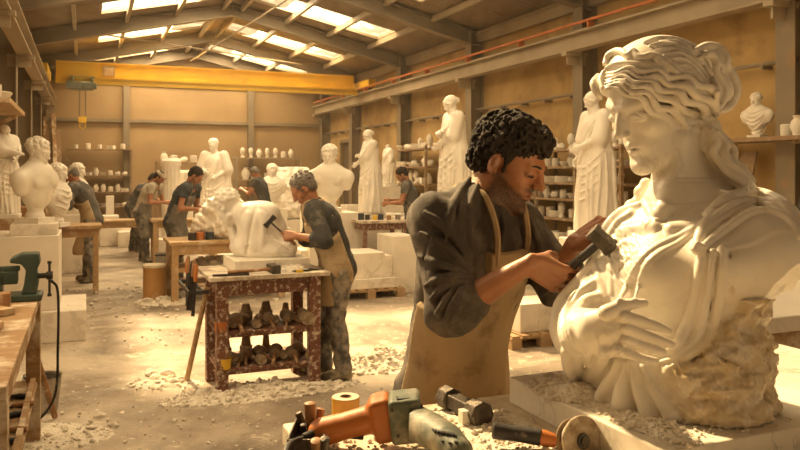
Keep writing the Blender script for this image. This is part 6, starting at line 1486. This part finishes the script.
# things on the pale bench and the brown table
for k, (u, v, m, lb) in enumerate(((9.9, 1.37, M['orange'], 'orange cup'), (9.9, 1.49, M['shirt_navy'], 'dark blue tin'), (9.9, 1.27, M['dark'], 'black pot'))):
    simple('tin_can', '%s standing on the pale timber bench' % lb, 'cup', MB().lathe([(0, 0), (.05, 0), (.055, .10), (.05, .10)], 16), m, hall(u, v, .7755))
simple('drill', 'orange and brown hand tool lying on the pale timber bench', 'tool', MB().tube([(0, 0, .03), (.12, 0, .03), (.22, 0, .028)], [.03, .028, .015], 12), M['handle'], hall(9.9, 1.70, .7755), HR)
cb = at(379, 220, 12.0)
for k, (dx, m, s, lb) in enumerate(((-.28, M['shirt_navy'], .05, 'dark blue jar at the left of'), (-.18, M['dark'], .04, 'black tin on'), (-.06, M['yellow'], .035, 'yellow lid on'), (.03, M['shirt_navy'], .045, 'navy bottle in the middle of'), (.16, M['handle'], .035, 'brown cup on'), (.30, M['chrome'], .04, 'grey tin at the right of'))):
    simple('paint_pot', '%s the brown table' % lb, 'pot', MB().lathe([(0, 0), (s, 0), (s, s*2), (s*.8, s*2.1), (0, s*2.1)], 16), m, Vector((cb.x+dx, 12.0-.1, .8905)))
# ------------------------------------------------------------------ tools on the front table
def tw(px, py): return fl(px, py, zw)
# roll of tape
t = thing('tape_roll', 'roll of amber tape with cream core on the work table', 'tape', tw(345, 419)+Vector((0, .02, 0)))
part('roll', MB().lathe([(.012, 0), (.0335, 0), (.0335, .046), (.012, .046)], 36, ring=True), M['tape'], t, smooth=True); part('side_face', MB().lathe([(.012, .0465), (.0325, .0465), (.0325, .048), (.012, .048)], 36, ring=True), M['paper'], t, smooth=True)
part('core', MB().lathe([(.0115, 0), (.0145, 0), (.0145, .049), (.0115, .049)], 28, ring=True), M['shelf'], t, smooth=True)
# rotary hammer / grinder with orange handle and green gearcase
O = Vector((0, 0, 0)); c = at(400, 425, 1.62); 
def grinder():
    base = Vector((at(395, 440, 1.60).x, 1.60, zw)); t = thing('angle_grinder', 'big orange and green power grinder lying on the work table', 'power tool', base)
    L = lambda px, py, Y: at(px, py, Y)
    S = SDF(L(312, 452, 1.75)-Vector((0, .25, .05)), L(405, 388, 1.62)+Vector((.03, .12, .02)), .0022); q = lambda px, py, Y: L(px, py, Y)
    S.chain([q(322, 432, 1.60), q(345, 426, 1.60), q(368, 420, 1.60)], [.030, .028, .030], .01, flat=((0, 0, 1), 1.0)); S.box(q(383, 417, 1.60), (.024, .040, .046), Matrix.Rotation(-.22, 3, 'Y'), .014, .012)
    S.ell(q(376, 407, 1.60), (.016, .026, .018), None, .012)
    carve('handle', S, M['orange'], t, base)
    S = SDF(q(385, 452, 1.62)-Vector((.01, .30, .06)), q(440, 388, 1.62)+Vector((.05, .10, .03)), .0022)
    S.box(q(406, 416, 1.585), (.034, .046, .046), Matrix.Rotation(-.10, 3, 'Y'), .010, 0); a = (q(470, 455, 1.42)-q(412, 420, 1.56)).normalized()
    S1 = S; carve('motor_housing', S, M['greentool'], t, base)
    S = SDF(q(408, 462, 1.55)-Vector((0, .30, .07)), q(474, 400, 1.5)+Vector((.05, .12, .03)), .0022)
    S.chain([q(414, 422, 1.56), q(430, 430, 1.50), q(446, 439, 1.44), q(458, 450, 1.40)], [.040, .038, .034, .028], .012, flat=((0, 0, 1), 1.15)); 
    carve('gear_case', S, M['greentool'], t, base)
    off = lambda mb: MB().add([Vector(v)-base for v in mb.v], mb.f)
    b = MB()
    for k in range(8): p = S.hit(434+k*2.9, 431+k*.55, .0, 1.2, 1.9); b.box(p, (.0034, .016, .005), Matrix.Rotation(.35, 3, 'Z')) 
    part('vent_slot', off(b), M['rubber'], t)
    b = MB()
    for x_, y_ in ((443, 441), (450, 443), (456, 442)): b.box(S.hit(x_, y_, .0, 1.2, 1.9), (.006, .006, .003), Matrix.Rotation(.3, 3, 'Z'))
    part('printed_mark', off(b), M['rubber'], t)
    c1 = S1.hit(407, 398, .0, 1.2, 1.9); part('name_plate', off(MB().box(c1, (.044, .020, .003), Matrix.Rotation(.1, 3, 'Z'))), M['rubber'], t); part('plate_face', off(MB().box(c1+Vector((0, 0, .0006)), (.036, .013, .003), Matrix.Rotation(.1, 3, 'Z'))), M['greentool'], t)
    for (x, y) in ((392, 410), (398, 436), (421, 406)): p = S1.hit(x, y, .001, 1.2, 1.9); part('screw', off(MB().tube([p+Vector((0, .004, 0)), p-Vector((0, .002, 0))], .0035, 8)), M['dark'], t)
    cb_ = [q(320, 433, 1.60), q(312, 434, 1.58), q(303, 438, 1.55), q(292, 442, 1.50), q(286, 450, 1.44), q(284, 470, 1.36)]
    part('cable_boot', off(MB().tube(spline(cb_[:3], 8), lerp_r([.011, .008], 8), 10)), M['rubber'], t, smooth=True); part('cable', off(MB().tube(spline(cb_[2:], 16), .0055, 8)), M['rubber'], t, smooth=True)
    part('trigger', off(MB().box(q(352, 436, 1.59), (.05, .012, .010), Matrix.Rotation(.1, 3, 'Y'))), M['rubber'], t, .002)
grinder()
# club hammer and cube
def tab_hammer():
    a = at(449, 399, 1.86); b = at(478, 408, 1.74); base = Vector(((a.x+b.x)/2, 1.80, zw)); t = thing('lump_hammer', 'short heavy iron lump hammer lying before the apron on the work table', 'hammer', base)
    A = a-base; B_ = b-base; A.z = .028; B_.z = .030; d = (B_-A).normalized(); m = Matrix((d, Vector((-d.y, d.x, 0)), Vector((0, 0, 1)))).transposed()
    for P_, s in ((A, .034), (B_, .036)):
        h = MB(); n = 8; 
        h.tube([P_-d*s*.62, P_-d*s*.55, P_+d*s*.55, P_+d*s*.62], [s*.75, s*.86, s*.86, s*.75], 8); part('head_face', h, M['iron'], t, .001)
    part('neck', MB().box((A+B_)/2, ((B_-A).length*.8, .036, .034), m), M['iron'], t, .004)
tab_hammer()
solo('marble_cube', 'small upright marble offcut beside the lump hammer', 'stone', MB().box((0, 0, .020), (.024, .024, .040)), M['block'], tw(465, 427)+Vector((0, 0, 0)), .35, bevel=.001)
# small disc grinder: black grip, orange collar, two discs
def disc_tool():
    base = tw(545, 440); base.z = zw; t = thing('disc_grinder', 'disc grinder with black grip and orange collar at the front of the work table', 'power tool', base)
    L = lambda px, py, Y: at(px, py, Y)-base
    a, b, c_, d_ = L(492, 430, 1.60), L(540, 437, 1.585), L(556, 441, 1.58), L(566, 444, 1.575)
    part('grip', MB().tube([a, a.lerp(b, .04), a.lerp(b, .5), b], [.013, .0185, .0165, .0185], 20), M['rubber'], t, smooth=True)
    part('collar', MB().tube([b, b.lerp(c_, .2), c_], [.0155, .017, .014], 18), M['orange'], t, smooth=True); part('neck', MB().tube([c_, d_], [.010, .012], 14), M['handle'], t, smooth=True)
    n = Vector((.45, -.87, .18)).normalized(); rt = rot_to(n); p = L(577, 440, 1.575)
    part('wheel_hub', MB().lathe([(0, -.014), (.030, -.014), (.036, -.008), (.036, .006), (.030, .012), (0, .012)], 36, p, rt), M['chrome'], t, smooth=True)
    part('disc', MB().lathe([(0, -.004), (.040, -.004), (.042, -.002), (.042, .001), (.040, .003), (0, .003)], 48, p-n*.016, rt), M['mallet'], t, smooth=True)
    o = part('disc', MB().lathe([(.0, -.004), (.050, -.004), (.0515, -.002), (.0515, .001), (.050, .003), (0, .003)], 48, p+n*.016, rt), M['mallet'], t, smooth=True)
    part('nut', MB().lathe([(0, 0), (.016, 0), (.016, .004), (.010, .005), (.010, .009), (0, .009)], 24, p+n*.0192, rt), M['iron'], t, smooth=True)
    part('spindle', MB().tube([d_, p], [.011, .011], 14), M['iron'], t, smooth=True)
disc_tool()
# block of chisels at the table's left edge
rk = thing('chisel_rack', 'small metal rack of chisels clipped to the left edge of the work table', 'rack', Vector((at(309, 440, 1.60).x, 1.60, zw)))
part('tray', MB().box((0, 0, .010), (.075, .13, .006)).box((-.036, 0, .025), (.004, .13, .035)).box((.036, 0, .025), (.004, .13, .035)).box((0, -.064, .025), (.075, .004, .035)).box((0, .064, .025), (.075, .004, .035)), M['iron'], rk, .001)
chs = [(298, 412, 1.64, .007, M['iron'], 'tapered flat chisel standing at the far left of the chisel rack', (-.02, 0)), (310, 402, 1.62, .0115, M['handle'], 'tallest brown chisel handle in the chisel rack', (0, .0)), (321, 408, 1.64, .009, M['handle'], 'slanting grey-brown chisel right of the tallest one', (.012, .01)), (303, 424, 1.58, .006, M['dark'], 'thin dark punch at the front of the chisel rack', (-.006, -.01)), (325, 438, 1.50, .009, M['iron'], 'short round-headed steel punch nearest the camera', (.005, -.02)), (316, 440, 1.50, .010, M['handle'], 'short wooden punch beside the round-headed one', (.0, -.02))]
for px, py, Y, r, m, lb, tl in chs:
    top = at(px, py, Y); bot = Vector((top.x-tl[0]*1.0, top.y-tl[1], zw+.014 if Y > 1.55 else zw+.002)); t = thing('chisel', lb, 'chisel', bot, 0, 'chisels at the left edge of the work table')
    v = top-bot; part('shank', MB().tube([Vector((0, 0, 0)), v*.45], [r*.5, r*.7], 8), M['iron'], t, smooth=True); part('handle', MB().tube([v*.42, v*.55, v*.97, v], [r*.8, r, r*1.1, r*.7], 12), m, t, smooth=True)
